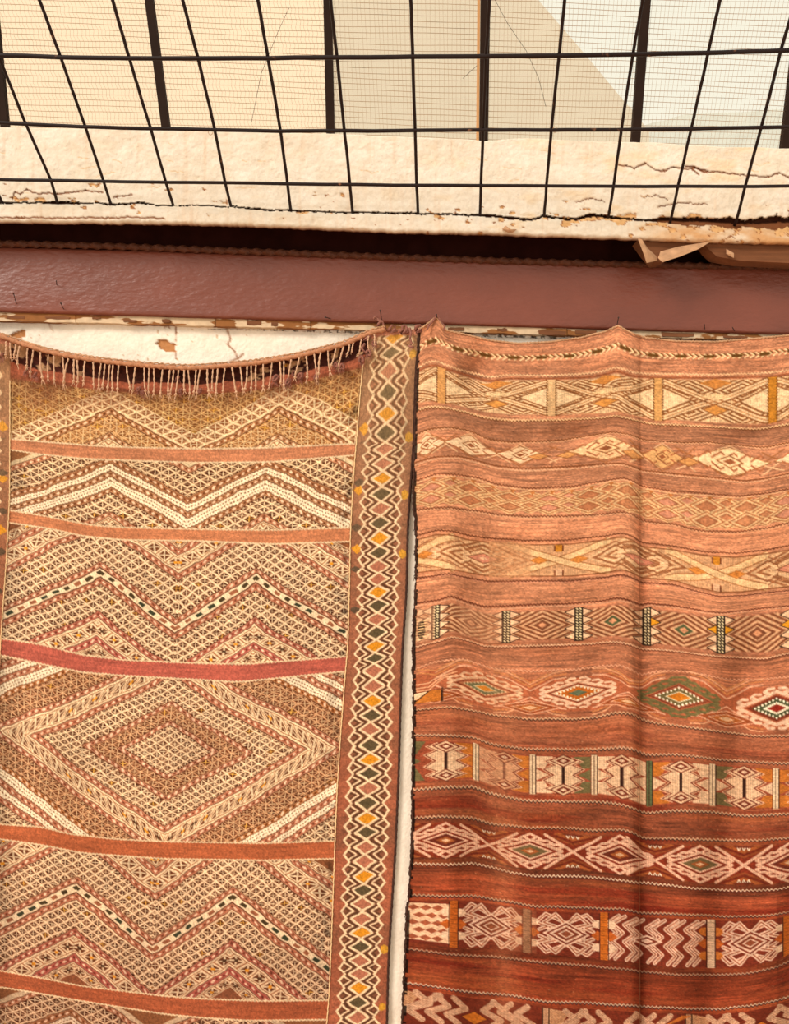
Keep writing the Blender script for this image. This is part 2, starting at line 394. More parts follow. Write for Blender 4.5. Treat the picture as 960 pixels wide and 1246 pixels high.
hair([(834, 203), (845, 204), (860, 211)], .8); hair([(840, 205), (850, 212)], .7)
hair([(15, 242), (18, 234), (25, 236), (33, 231), (45, 236), (58, 235), (70, 236), (95, 233), (105, 232), (125, 234)], .5)
hair([(138, 240), (150, 238), (161, 237)], .4); hair([(700, 247), (715, 241), (735, 245)], .2); hair([(800, 252), (830, 247), (860, 249)], .2)
hair([(-60, 264), (30, 265), (80, 265.5), (130, 265), (165, 264.5), (200, 266)], .9, (140, 92, 64), .002)
hair([(780, 240), (800, 238), (812, 243)], .2)
rngl = random.Random(3)
for _ in range(26):
    x, y = rngl.uniform(-40, 1000), rngl.uniform(172, 240); p = [(x, y)]
    for k in range(rngl.randint(1, 3)): x += rngl.uniform(3, 10); y += rngl.uniform(-2.5, 2.5); p.append((x, y))
    hair(p, .15, (222, 186, 146), .0006)
inc = np.abs(dist) < cw * (0.9 + .35 * fbm(X / 4, Y / 4, 52))
c[inc] = (70, 36, 22); dep[inc] -= 0.022
sd = inc & (X > 800) & (dist > 0); c[sd] = (120, 70, 40)
below = np.clip((Y - sill_bot(px)[None] + 4) / 4, 0, 1)
dep = dep - 0.006 * below ** 2
Gp = P(X, Y, YF - dep)
lipb = Gp[-1].copy(); lipb[:, 1] += 0.018
up_ = lipb.copy(); up_[:, 2] += 0.07; up_[:, 1] += 0.03
bk = up_.copy(); bk[:, 1] = D + 0.02
tb = Gp[0].copy(); tb[:, 1] = D + 0.10; tb[:, 2] -= .004
Gp = np.concatenate([tb[None], Gp, lipb[None], up_[None], bk[None]])
cc = np.concatenate([c[:1], c, np.broadcast_to(np.array((120, 70, 46.)), (1,) + c.shape[1:]), np.broadcast_to(np.array((48, 20, 14.)), (2,) + c.shape[1:])])  # underside and cavity rows coloured dark to carry the shade under the sill
grid_obj('wall_upper', Gp, lin(np.clip(cc, 0, 255)), M['plaster'])
tag(bpy.data.objects['wall_upper'], 'cracked cream plaster sill between the window and the brown beam', 'wall', kind='structure')
# back and floor of the slot between sill and beam, its shade put into the colour
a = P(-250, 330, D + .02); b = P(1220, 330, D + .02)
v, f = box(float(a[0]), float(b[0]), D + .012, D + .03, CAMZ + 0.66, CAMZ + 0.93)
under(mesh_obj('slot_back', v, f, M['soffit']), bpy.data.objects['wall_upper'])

# twisted bar lying in the slot on top of the beam
bar_pts = [(-300, 289), (0, 297.5), (120, 300), (300, 307), (480, 314), (640, 319.5), (800, 323.5), (960, 326.5), (1260, 333)]
xs_ = np.arange(-300, 1262, 1.3); ys_ = xi(xs_, bar_pts); ys_ = smooth(ys_, 20) - 1
pth = P(xs_, ys_, YB - 0.002)
v, f = tube(pth, 0.0082, 14, True, lambda k, a: 1.0 + 0.38 * max(0, math.sin(2 * a + k * 0.545)) ** 2)
tag(mesh_obj('twisted_bar', v, f, M['rebar']), 'twisted rusty bar lying in the dark slot on top of the brown beam', 'bar')

# torn backing and a brown lintel board showing at the right end of the slot
v, f = prism([(776, 292), (800, 291), (870, 293), (960, 296), (1180, 301), (1180, 326), (960, 320), (900, 317), (872, 312), (862, 303), (858, 297), (835, 300), (806, 318), (797, 319), (786, 306)], YF + 0.000, YF + 0.05)
tag(mesh_obj('lintel_board', v, f, M['raw_wood']), 'rough brown board edge exposed under the broken right end of the sill', 'board')
def flap(name, poly, yo, lab):
    n = len(poly); v = []; cx_ = sum(p[0] for p in poly) / n; cy2 = sum(p[1] for p in poly) / n
    front = [P(x, y, yo[i]) for i, (x, y) in enumerate(poly)]; cen = P(cx_, cy2, sum(yo) / n - 0.008)
    v = front + [cen] + [p + np.array((0, .003, .001)) for p in front] + [cen + np.array((0, .004, 0))]
    f = [(i, (i + 1) % n, n) for i in range(n)] + [(n + 1 + (i + 1) % n, n + 1 + i, 2 * n + 1) for i in range(n)]
    f += [(i, n + 1 + i, n + 1 + (i + 1) % n, (i + 1) % n) for i in range(n)]
    tag(mesh_obj(name, v, f, M['torn']), lab, 'torn flap')
flap('torn_flap', [(776, 290), (781, 291), (788, 302), (799, 312), (800, 317), (787, 320), (783, 308)], [YF - .025, YF - .028, YF - .02, YF - .01, YF - .01, YF - .03, YF - .035], 'small narrow curl of torn tan backing hanging under the sill, left of the long flap')
flap('torn_flap', [(804, 306), (826, 300), (857, 295), (868, 292), (850, 303), (828, 312), (806, 319), (801, 314)], [YF - .02, YF - .022, YF - .02, YF - .015, YF - .03, YF - .035, YF - .038, YF - .03], 'long pointed flap of torn tan backing hanging under the broken sill')
flap('torn_flap', [(884, 303), (893, 308), (893, 314), (889, 312), (884, 309)], [YF - .01, YF - .015, YF - .02, YF - .02, YF - .012], 'tiny tan scrap curling in front of the brown lintel board')
flap('plaster_flake', [(611, 279), (615, 274.5), (622, 279), (629, 279), (624, 283), (618, 283)], [YF - .03] * 6, 'loose tan plaster flake lifting off the lower lip of the sill')
bpy.data.objects['plaster_flake']['category'] = 'flake'

# ------------------------------------------------------------------ window: leaning frame, panes, wire mesh
gz0 = float(ray(480, 170)[1]) * 2.275; GS = 0.385
WP = lambda x, y, off=0.0: Pl(x, y, 2.275 + off, gz0, GS)
win = empty('window_1', WP(480, 170)); tag(win, 'slanting window behind wire mesh and grille above the plaster sill', 'window', kind='structure')
mull = [((-206, -140), (-192, 165), 11), ((-22, -150), (8.5, 166), 9), ((160, -170), (204, 166), 10), ((395, -170), (402.5, 172), 10), ((590.5, -170), (587, 180), 8), ((798, -170), (771.5, 182), 10.5), ((995, -170), (953, 190), 11), ((1195, -170), (1135, 194), 11)]
def bar4(p0, p1, w, y0, y1, mat, name):
    pts = []
    for off in (y0, y1):
        for (x, y), s_ in ((p0, -1), (p0, 1), (p1, 1), (p1, -1)): pts.append(WP(x + s_ * w / 2, y, 0) + np.array((0, off, 0)))
    return under(mesh_obj(name, pts, [(3, 2, 1, 0), (4, 5, 6, 7), (0, 1, 5, 4), (1, 2, 6, 5), (2, 3, 7, 6), (3, 0, 4, 7)], mat), win)
for p0, p1, w in mull: bar4(p0, p1, w, -0.014, 0.005, M['mullion'], 'mullion')
bar4((597.5, -170), (591.5, 180), 3.2, -0.012, 0.005, M['mullion'], 'mullion_edge_strip')
o = bar4((584, -170), (581, 180), 3, -0.004, 0.006, material('orange_putty', (226, 168, 112), rough=.9), 'putty_strip')
for (a0, a1, _), (b0, b1, _) in zip(mull[:-1], mull[1:]):
    q = [WP(a0[0], a0[1]), WP(b0[0], b0[1]), WP(b1[0], b1[1] + 2), WP(a1[0], a1[1] + 2)]
    v = [p + np.array((0, .004, 0)) for p in q] + [p + np.array((0, .008, 0)) for p in q]
    under(mesh_obj('pane', v, [(3, 2, 1, 0), (4, 5, 6, 7), (0, 1, 5, 4), (1, 2, 6, 5), (2, 3, 7, 6), (3, 0, 4, 7)], M['glass']), win)
bar4((-215, -172), (1205, -172), 14, -.02, .035, M['mullion'], 'head_rail') if False else None
q = [WP(-215, -182), WP(1205, -182), WP(1205, -168), WP(-215, -168)]
v = [p + np.array((0, -.02, 0)) for p in q] + [p + np.array((0, .035, 0)) for p in q]
under(mesh_obj('head_rail', v, [(3, 2, 1, 0), (4, 5, 6, 7), (0, 1, 5, 4), (1, 2, 6, 5), (2, 3, 7, 6), (3, 0, 4, 7)], M['mullion']), win)
wires = []
wp = lambda x, y: WP(x, y, 0) + np.array((0, 0.0, 0))
def thin(pts, r): 
    N_ = len(pts); v = []; 
    for p in pts: v += [p + np.array((-r, 0, -r)), p + np.array((r, 0, -r)), p + np.array((0, -r * 1.5, r))]
    return v, [(3 * i + a, 3 * i + (a + 1) % 3, 3 * i + 3 + (a + 1) % 3, 3 * i + 3 + a) for i in range(N_ - 1) for a in range(3)]
xb = -200.0; k = 0
while xb < 1170:
    xtop = xb * 1.048 - 26 * 0; lean = (xb - 560) * 0.085
    pts = [wp(xb + lean * (172 - y) / 172 + (0.9 if i % 2 else -0.9) * (xb < 420) + .5 * math.sin(k * 1.7 + i), y) for i, y in enumerate(np.linspace(sill_top(np.array([xb]))[0] + 3, -165, 46 if xb < 430 else 16))]
    wires.append(thin(pts, 0.00034)); xb += 4.55 if xb < 420 else 4.9; k += 1
yb = 180.0; k = 0
while yb > -165:
    pts = [wp(x, yb + (x - 480) * 0.026 + 1.1 * math.sin(x / 90 + k * .2) + .5 * math.sin(x / 23 + k)) for x in np.linspace(-200, 1170, 60)]
    wires.append(thin(pts, 0.00048)); yb -= 7.0; k += 1
v, f = merge(*wires)
tag(under(mesh_obj('wire_mesh', v, f, M['wire']), win), kind='stuff')
for pts in ([(602, 0), (618, 30), (640, 62), (655, 95), (664, 130)], [(583, 78), (574, 86), (563, 96)], [(352, 10), (338, 40), (318, 90), (306, 150)]):
    v, f = tube([wp(x, y) + np.array((0, -.002, 0)) for x, y in pts], 0.0006, 5); under(mesh_obj('loose_wire', v, f, M['nail']), win)

# ------------------------------------------------------------------ outside the window
def slab(name, poly, y0, y1, mat, lab, cat):
    v, f = prism(poly, y0, y1); o = mesh_obj(name, v, f, mat); return tag(o, lab, cat, kind='structure')
slab('neighbour_wall', [(-420, -700), (120, -700), (655, 0), (705, 58), (760, 124), (770, 134), (790, 160), (790, 330), (-420, 330)], 5.0, 5.3, M['facade_b'], 'beige gable wall with a sloping edge seen through the middle window bays', 'wall')
slab('neighbour_wall', [(-420, -500), (388, -500), (406, 330), (-420, 330)], 4.97, 5.2, M['facade_a'], 'warm cream wall seen through the left window bays', 'wall')
top_ = [(735, 175), (770, 158), (788, 151), (800, 148), (812, 146), (822, 142), (832, 139.5), (850, 138.5), (880, 137), (905, 136.5), (930, 134), (945, 133), (975, 134), (1100, 126), (1230, 140)]
slab('stone_wall', top_ + [(1230, 380), (735, 380)], 7.0, 7.6, M['facade_c'], 'pale rough-topped wall low behind the right-hand window bays', 'wall')

# ------------------------------------------------------------------ security grille, leaning out steeply
SG = 1.27; qz0 = float(ray(480, 258)[1]) * 2.19
GP = lambda x, y, off=0.0: Pl(x, y, 2.19 + off, qz0, SG)
gr = empty('security_grille', GP(480, 258)); tag(gr, 'dark steel bar grille leaning out in front of the mesh window', 'grille')
vr = [[(-230, -40), (-170, 68), (-120, 149), (-80, 218), (-60, 244)], [(-150, -60), (-83, 68), (-44, 151), (-10, 219), (2, 245)],
      [(-72, -80), (-1, 70), (31, 150), (62, 219), (70, 247)], [(-20, -140), (48, 0), (74, 70), (103, 152), (126, 220), (135, 249)], [(92, -160), (137, 0), (157, 70), (183, 156), (202, 222), (211, 250)],
      [(186, -160), (222, 0), (241, 70), (261, 156), (274, 222), (281, 251)], [(290, -160), (314, 0), (326, 70), (341, 157), (350, 224), (354, 256)],
      [(384, -160), (402, 0), (410, 70), (419, 158), (426, 226), (429, 260)], [(494, -160), (500, 0), (502, 68), (505, 158), (507, 228), (509, 262)],
      [(602, -160), (595.5, 0), (591.5, 68), (588, 158), (585, 226), (584, 263)], [(704, -160), (687, 0), (680, 68), (671, 158), (665, 226), (662, 264)],
      [(811, -160), (782, 0), (770, 66), (756, 157), (747, 225), (740, 264)], [(922, -160), (876, 0), (861.5, 65), (841, 157), (825, 226), (816, 268)],
      [(1040, -160), (968, 0), (950, 62), (926, 156), (907, 226), (896, 269)], [(1150, -160), (1062, 0), (1040, 60), (1010, 155), (987, 226), (975, 271)], [(1140, 0), (1128, 58), (1092, 155), (1066, 226), (1052, 273)]]
def densify(p, n=7):
    p = np.array(p, float); t = np.arange(len(p)); T = np.linspace(0, len(p) - 1, (len(p) - 1) * n + 1)
    return np.stack([np.interp(T, t, p[:, 0]), np.interp(T, t, p[:, 1])], 1)
for p in vr:
    q = densify(p); q[:, 0] += 0.25 * vnoise(q[:, 1] / 15, 0 * q[:, 1], int(p[0][0]))
    pts = GP(q[:, 0], q[:, 1]); end = pts[-1] + np.array((0.0, 0.012, -0.008)); pts = np.vstack([pts, end])
    v, f = tube(pts, 0.0041, 8); under(mesh_obj('vertical_rod', v, f, M['dark_steel'], smooth_shade=True), gr)
hr = [[(-240, 60), (0, 67), (74, 69.5), (160, 71), (330, 70.5), (480, 69), (600, 68.5), (680, 67.5), (780, 65.5), (860, 64), (950, 61.5), (1150, 56)],
      [(-220, 140), (0, 149), (100, 154), (180, 156), (340, 159), (400, 159), (480, 158.5), (590, 158), (670, 158), (770, 157), (860, 156), (960, 154), (1110, 150)],
      [(-190, 212), (0, 218), (120, 220), (270, 222), (480, 224.5), (740, 226), (960, 226), (1080, 225)],
      [(-110, -42), (0, -40), (480, -38), (960, -44), (1080, -46)], [(-30, -150), (480, -150), (1040, -156)]]
for k, p in enumerate(hr):
    q = densify(p, 5); q[:, 1] += 0.35 * vnoise(q[:, 0] / 30, 0 * q[:, 0], 70 + k)
    v, f = tube(GP(q[:, 0], q[:, 1]) + np.array((0, -.0062, -.004)), (0.0052, 0.0048, 0.0046, .005, .005)[k], 8)
    under(mesh_obj('horizontal_rod', v, f, M['dark_steel'], smooth_shade=True), gr)
for cx_, cy2, r_ in ((674, 160.5, 3.6), (257.5, 163, 4.0)):
    ring = [GP(cx_ + r_ * .7 * math.cos(a), cy2 + r_ * math.sin(a)) + np.array((0, -.012, 0)) for a in np.linspace(0, 2 * math.pi, 17)]
    v, f = tube(ring, 0.0007, 5, False); under(mesh_obj('wire_tie', v, f, M['pin_hair']), gr)
# ================================================================== LEFT KILIM
CREAM = np.array((246, 212, 170.)); DARK = np.array((74, 34, 16.)); RUST = np.array((178, 112, 80.)); BROWN = np.array((146, 92, 60.))
LST = 0.95
# edge curves down the rug: (nominal v, photo points)
LE = [(0, [(-80, 392), (-30, 398), (0, 407), (25, 416), (60, 427), (90, 433), (130, 439), (180, 444), (222, 447), (250, 446), (310, 441), (360, 433), (420, 418), (453, 403), (470, 400), (520, 401)]),
      (34, [(-80, 450), (0, 456), (12, 461), (60, 468), (120, 475), (180, 480), (222, 481), (300, 477), (360, 468), (440, 448), (470, 438), (520, 434)]),
      (101, [(-80, 530), (12, 534), (60, 538), (110, 542), (150, 544), (240, 546), (320, 545), (430, 540), (520, 534)]),
      (117, [(-80, 544), (12, 547), (50, 553), (100, 558), (150, 560), (240, 563), (330, 562), (430, 554), (520, 548)]),
      (198, [(-80, 612), (12, 621), (50, 627), (75, 632), (110, 639), (150, 642), (240, 644), (330, 645), (425, 642), (520, 636)]),
      (214, [(-80, 626), (12, 636), (60, 643), (100, 652), (150, 657), (240, 658), (330, 662), (425, 659), (520, 653)]),
      (360, [(-80, 772), (3, 777), (45, 783), (70, 789), (100, 797), (150, 803), (240, 807), (300, 808), (418, 799), (520, 792)]),
      (380, [(-80, 790), (0, 797), (50, 808), (100, 818), (150, 822), (240, 827), (290, 830), (418, 817), (520, 810)]),
      (578, [(-90, 998), (0, 1003), (50, 1006), (85, 1015), (140, 1021), (200, 1024), (320, 1026), (408, 1023), (520, 1019)]),
      (599, [(-90, 1014), (0, 1021), (50, 1028), (100, 1038), (200, 1045), (320, 1047), (406, 1045), (520, 1042)]),
      (770, [(-95, 1170), (0, 1181), (50, 1190), (100, 1200), (200, 1212), (240, 1215), (320, 1218), (396, 1217), (520, 1214)]),
      (792, [(-95, 1192), (0, 1201), (50, 1209), (100, 1218), (200, 1234), (240, 1238), (300, 1242), (395, 1241), (520, 1238)]),
      (880, [(-95, 1284), (0, 1292), (100, 1308), (240, 1330), (395, 1332), (520, 1329)])]
VL = [e[0] for e in LE]
def lcol(x, y): pass
def left_xy(u, v):
    """flat rug coordinates -> photo position"""
    yb = np.interp(v, VL, [400, 462, 540, 556, 636, 652, 795, 815, 1016, 1036, 1205, 1228, 1315])
    xl = np.interp(yb, [400, 440, 540, 620, 700, 740, 800, 900, 1050, 1246, 1320], [13, 12.5, 12.3, 12, 8, 5, 1, -4, -10, -16, -18])
    xr = np.interp(yb, [400, 445, 540, 590, 640, 700, 780, 815, 890, 950, 1020, 1130, 1200, 1246, 1320], [449, 442, 433, 429, 426, 425, 423, 420, 414, 410, 407, 403, 400, 396, 391])
    xe = np.interp(yb, [400, 430, 460, 500, 540, 620, 640, 720, 790, 850, 940, 1020, 1080, 1160, 1246, 1320], [518, 511, 507, 505, 504, 498, 496.5, 495, 490, 488, 485.5, 482, 478, 473, 471, 468])
    xl, xr, xe = smooth(xl, 12), smooth(xr, 12), smooth(xe, 12)
    U = u[None, :]; XL, XR, XE = xl[:, None], xr[:, None], xe[:, None]
    x = np.where(U < 0, XL + U * 0.98, np.where(U < 428, XL + (XR - XL) * U / 428.0, XR + (XE - XR) * (U - 428) / 75.0))
    xg = np.arange(-110, 560, 1.0)
    cur = np.stack([smooth(xi(xg, e[1]), 6) for e in LE])
    k = np.clip(np.searchsorted(VL, v, side='right') - 1, 0, len(VL) - 2)
    t = ((v - np.array(VL)[k]) / (np.array(VL)[k + 1] - np.array(VL)[k]))
    y = np.empty_like(x)
    for r in range(len(v)):
        y[r] = np.interp(x[r], xg, cur[k[r]] * (1 - t[r]) + cur[k[r] + 1] * t[r])
    return x, y

B = Board(-76, 503, 0, 876, LST, 2, RUST)
Ug, Vg = np.meshgrid(B.u, B.v)
wu = 1.2 * vnoise(Ug / 9, Vg / 7, 61) + 1.2 * vnoise(Ug / 30, Vg / 30, 62)
wv = 1.0 * vnoise(Ug / 11, Vg / 6, 63) + 1.6 * vnoise(Ug / 35, Vg / 25, 64)
U_ = Ug + wu; V_ = Vg + wv
rnd_cell = lambda i, j, s=0: (vnoise(i * 1.0, j * 1.0, 90 + s) + 1) / 2

def lattice(g1, g2, per, cream=CREAM, dark=DARK, mid=BROWN, th=0.15, xx=0.12, gold=0.0):
    a = g1 / per; b = g2 / per; ia = np.floor(a); ib = np.floor(b); p = a - ia - .5; q = b - ib - .5
    out = np.empty(a.shape + (3,), np.float32); out[:] = dark
    cell = rnd_cell(ia, ib)
    out[cell > .62] = dark * .75 + mid * .25
    star = (np.abs(p - q) < xx) | (np.abs(p + q) < xx)
    out[star] = cream * .93
    if gold:
        g = star & (rnd_cell(ia, ib, 5) < gold); out[g] = (226, 170, 84)
    e = np.minimum(.5 - np.abs(p), .5 - np.abs(q))
    out[(e < th + .05)] = mid
    out[e < th] = cream
    return out
def dots(g, al, th, ground=RUST, dot=(242, 200, 166), per=8.5):
    """stripe of th with a row of little diamonds; g runs 0..th"""
    out = np.empty(g.shape + (3,), np.float32); out[:] = ground
    c = (al / per) % 1 - .5
    m = np.abs(c) * per / 2.6 + np.abs(g - th / 2) / 2.0 < 1
    out[m] = dot
    d2 = (np.abs(np.abs(c) - .5) * per < 1.1) & (np.abs(g - th / 2) < 1.2); out[d2] = DARK * .6 + np.asarray(ground) * .4
    out[(g < 1.0) | (g > th - 1.0)] = DARK * .8 + np.asarray(ground) * .2
    out[((g > 1.0) & (g < 1.7)) | ((g < th - 1.0) & (g > th - 1.7))] = np.asarray(ground) * .55 + CREAM * .45
    return out
def rope(g, al, th, rows):
    out = np.empty(g.shape + (3,), np.float32); out[:] = (250, 226, 192)
    c = (al / 3.6) % 1
    for r in range(rows):
        gy = th * (r + 1) / (rows + 1)
        out[(np.abs(g - gy) < .75) & ((c + .5 * (r % 2)) % 1 < .52)] = (130, 78, 46)
    out[((g < 1.2) | (g > th - 1.2)) & (c < .35)] = (180, 120, 84)
    return out
def dashes(g, al, th):
    out = np.empty(g.shape + (3,), np.float32); out[:] = (246, 216, 176)
    c = (al + .6 * g) / 13.5; ic = np.floor(c); m = (np.abs(g - th / 2) < th * .23) & (c - ic < .52)
    out[m] = (74, 58, 36); r_ = rnd_cell(ic, 0 * ic, 3)
    out[m & (r_ > .5)] = (158, 96, 66); out[m & (r_ < .16)] = (60, 62, 44)
    out[(g < .9) | (g > th - .9)] = RUST * .7
    return out
def boxes(g, al, th, k):
    out = np.empty(g.shape + (3,), np.float32); out[:] = CREAM
    out[(np.abs(g - th * .13) < .5) | (np.abs(g - th * .87) < .5)] = (150, 92, 58)
    c = (al + .75 * (g - th / 2)) / 14.5; ic = np.floor(c); p = (c - ic) - .5; q = (g - th / 2) / (th * .56)
    m = (np.abs(p) < .33) & (np.abs(q) < .5)
    out[(np.abs(p) > .455) & (np.abs(q) < .62)] = (168, 110, 74)
    out[m] = np.array((112, 62, 36.))
    out[m & (np.abs(p / .66 - q) < .13)] = CREAM * .92; out[m & (np.abs(p / .66 + q) < .13)] = CREAM * .92
    r_ = rnd_cell(ic, 0 * ic, 8)
    g_ = (np.abs(p) / .17 + np.abs(q) / .24 < 1)
    out[g_ & (r_ < .28)] = (232, 150, 40); out[g_ & (r_ > .85)] = (84, 56, 36)
    return out
def lay(sl, g, al, g1, g2, plan, scale=1.0):
    for a, b, kind, *ex in plan:
        a *= scale; b *= scale; m = (g >= a) & (g < b); th = b - a
        if not m.any(): continue
        G_, A_ = (g[m] - a)[None], al[m][None]
        if kind == 'dots': o = dots(G_, A_, th, *(ex or ()))
        elif kind == 'rope': o = rope(G_, A_, th, ex[0])
        elif kind == 'dash': o = dashes(G_, A_, th)
        elif kind == 'box': o = boxes(G_, A_, th, 0)
        elif kind == 'lat': o = lattice(g1[m][None] - a * 0, g2[m][None], *ex)
        elif kind == 'plain': o = np.broadcast_to(np.array(ex[0], np.float32), G_.shape + (3,))
        B.c[sl][m] = o[0]
        B.hgt[sl][m] = {'rope': .8, 'dash': .7, 'box': .6, 'lat': .45, 'dots': .1, 'plain': 0}[kind]
def section(v0, v1, uc, half, k, plan, mode='zig', origin=None, scale=1.0, per_l=7.0):
    sl = B.win(0, v0, 428, v1)
    U = U_[sl]; V = V_[sl] - v0
    au = np.abs(U - uc)
    if mode == 'zig':
        d = np.abs(au - half); s_ = np.sign(au - half)
        g = V - k * d; g1 = g; g2 = V + k * d
        al = d
    else:
        vc = origin - v0; g = np.abs(V - vc) + k * au; g1 = V - vc + k * (U - uc); g2 = V - vc - k * (U - uc); al = np.abs(V - vc) * .0 + au
    lay(sl, g, al, g1, g2, plan, scale)
YEL = np.array((224, 172, 118.)); LCR = np.array((230, 186, 130.))
# section 0: yellow-brown, faded
p0 = [(-90, -66, 'lat', 8, LCR, np.array((128, 76, 40.)), np.array((176, 116, 70.)), .06, .09, .16), (-66, -42, 'lat', 11, CREAM, np.array((140, 84, 50.)), np.array((170, 110, 72.)), .11, .08), (-42, -34, 'dots', np.array((168, 106, 66.))),
      (-34, -13, 'lat', 8.0, YEL * .45 + CREAM * .55, np.array((130, 74, 34.)), np.array((176, 112, 60.)), .05, .11, .22), (-13, -6, 'dots', np.array((176, 116, 76.))), (-6, 10, 'box')]
sl0 = (34, 101)
# make section 0 measured from its bottom edge
def section_b(v0, v1, uc, half, k, plan):
    sl = B.win(0, v0, 428, v1); U = U_[sl]; V = V_[sl] - v1; d = np.abs(np.abs(U - uc) - half)
    g = V - k * d + 4; lay(sl, g, d, g, V + k * d + 4, plan)
section_b(34, 101, 226, 103, .5, [(-200, -58 - 32, 'lat', 8, LCR, np.array((118, 70, 36.)), np.array((166, 108, 64.)), .06, .09, .16)] + [(a - 0, b, *r) for a, b, *r in p0])
# section 1: white rope zigzags
LAT = lambda per=9.5, th=.11: ('lat', per, CREAM, DARK, np.array((150, 90, 56.)), th * .92, .075, .03)
p1 = [(-90, -47, 'plain', (150, 96, 60)), (-47, -41, 'plain', CREAM * .9), (-41, -33, 'dots'), (-33, -6, *LAT(9, .1)), (-6, 4, 'dots', np.array((158, 100, 64.))), (4, 12, 'rope', 1), (12, 20, 'dots', np.array((160, 104, 68.))), (20, 32, 'rope', 2),
      (32, 40, 'dots', np.array((158, 100, 64.))), (40, 62, *LAT(9, .12)), (62, 70, 'dots'), (70, 82, 'box'), (82, 120, 'plain', (140, 84, 52))]
section(117, 198, 222, 97, .5, p1)
# section 2
R2 = np.array((176, 104, 76.))
p2 = [(-90, -66, 'plain', (140, 84, 52)), (-66, -55, 'box'), (-55, -45, 'dots', R2), (-45, -24, 'box'), (-24, -15, 'dots', R2), (-15, 28, *LAT(10.4, .12)), (28, 36, 'dots', R2), (36, 47, 'dash'), (47, 56, 'dots', R2),
      (56, 89, *LAT(10.4, .12)), (89, 98, 'dots', np.array((172, 92, 72.))), (98, 119, 'box'), (119, 129, 'dots', np.array((176, 88, 74.))), (129, 143, 'box'), (143, 200, 'plain', (150, 90, 60))]
section(214, 360, 214, 97, .66, p2)
# section 3: concentric diamonds
OR = np.array((170, 98, 50.)); LATO = ('lat', 9.0, np.array((234, 188, 142.)), np.array((96, 50, 28.)), np.array((160, 94, 58.)), .05, .085, .05)
p3 = [(0, 30, 'lat', 8.4, CREAM, DARK, np.array((150, 90, 56.)), .09, .085, .02), (30, 37, 'dots', R2), (37, 54, *LATO), (54, 61, 'dots', R2), (61, 90, 'lat', 8.6, CREAM, DARK, np.array((150, 90, 56.)), .10, .08, .03), (90, 99, 'dots', R2), (99, 120, 'box'),
      (120, 128, 'dots', R2), (128, 156, *LATO), (156, 163, 'dots', OR), (163, 175, 'rope', 2), (175, 184, 'dots', R2), (184, 192, 'rope', 1), (192, 201, 'dots', R2), (201, 260, *LAT(8.6, .1))]
section(380, 578, 214, 0, .57, p3, 'dia', origin=468)
# section 4
p4 = [(a * 1.09, b * 1.09, *r) for a, b, *r in p2]
section(599, 770, 205, 98, .72, p4)
section(792, 880, 205, 100, .5, [(a + 16, b + 16, *r) for a, b, *r in p1])
# fading: upper left yellower, lower redder and darker
gold = np.clip(1 - (Vg - 34) / 180, 0, 1)[..., None]
B.c *= 1 - gold * np.array((0.0, .0, .04))
blotch = fbm(Ug / 60, Vg / 40, 71)
B.c *= (1 + .07 * blotch)[..., None]
dk = np.clip((Vg - 560) / 300, 0, 1)[..., None]; B.c *= 1 - dk * np.array((.15, .20, .20))
l_dirt = gauss(Ug, 0, 26)[..., None] * (fbm(Ug / 12, Vg / 20, 72)[..., None] * .5 + .5); B.c *= 1 - .28 * l_dirt
r_dirt = np.clip((Ug - 400) / 28, 0, 1)[..., None] * (Ug < 428)[..., None] * np.clip(fbm(Ug / 9, Vg / 8, 73)[..., None] + .1, 0, 1); B.c *= 1 - .6 * r_dirt
# plain weave bands with cream edge threads
for v0, v1, col in ((101, 117, (192, 124, 88)), (198, 214, (194, 122, 84)), (360, 380, (178, 90, 74)), (578, 599, (172, 92, 58)), (770, 792, (162, 84, 54))):
    sl = B.win(0, v0 - 1, 428, v1 + 1); V = Vg[sl]; U = Ug[sl]
    m = np.broadcast_to((V > v0) & (V < v1), V.shape)
    st = 1 + .14 * fbm(U / 26, V / 1.6, 74) + .06 * fbm(U / 3, V / 2, 75) + .08 * fbm(U / 70, V / 9, 76)
    B.c[sl][m] = (np.array(col) * st[..., None])[m]; B.hgt[sl][m] = .1
    e = (np.abs(V - v0 + .4 * np.sin(U * 1.4)) < .9) | (np.abs(V - v1 + .4 * np.sin(U * 1.4)) < .9)
    B.c[sl][e] = CREAM * .92; B.hgt[sl][e] = .6
    kn = (np.abs(V - v0 - 1) < 1.6) & (fbm(U / 2.5, V, 77) > .62); B.c[sl][kn] = DARK
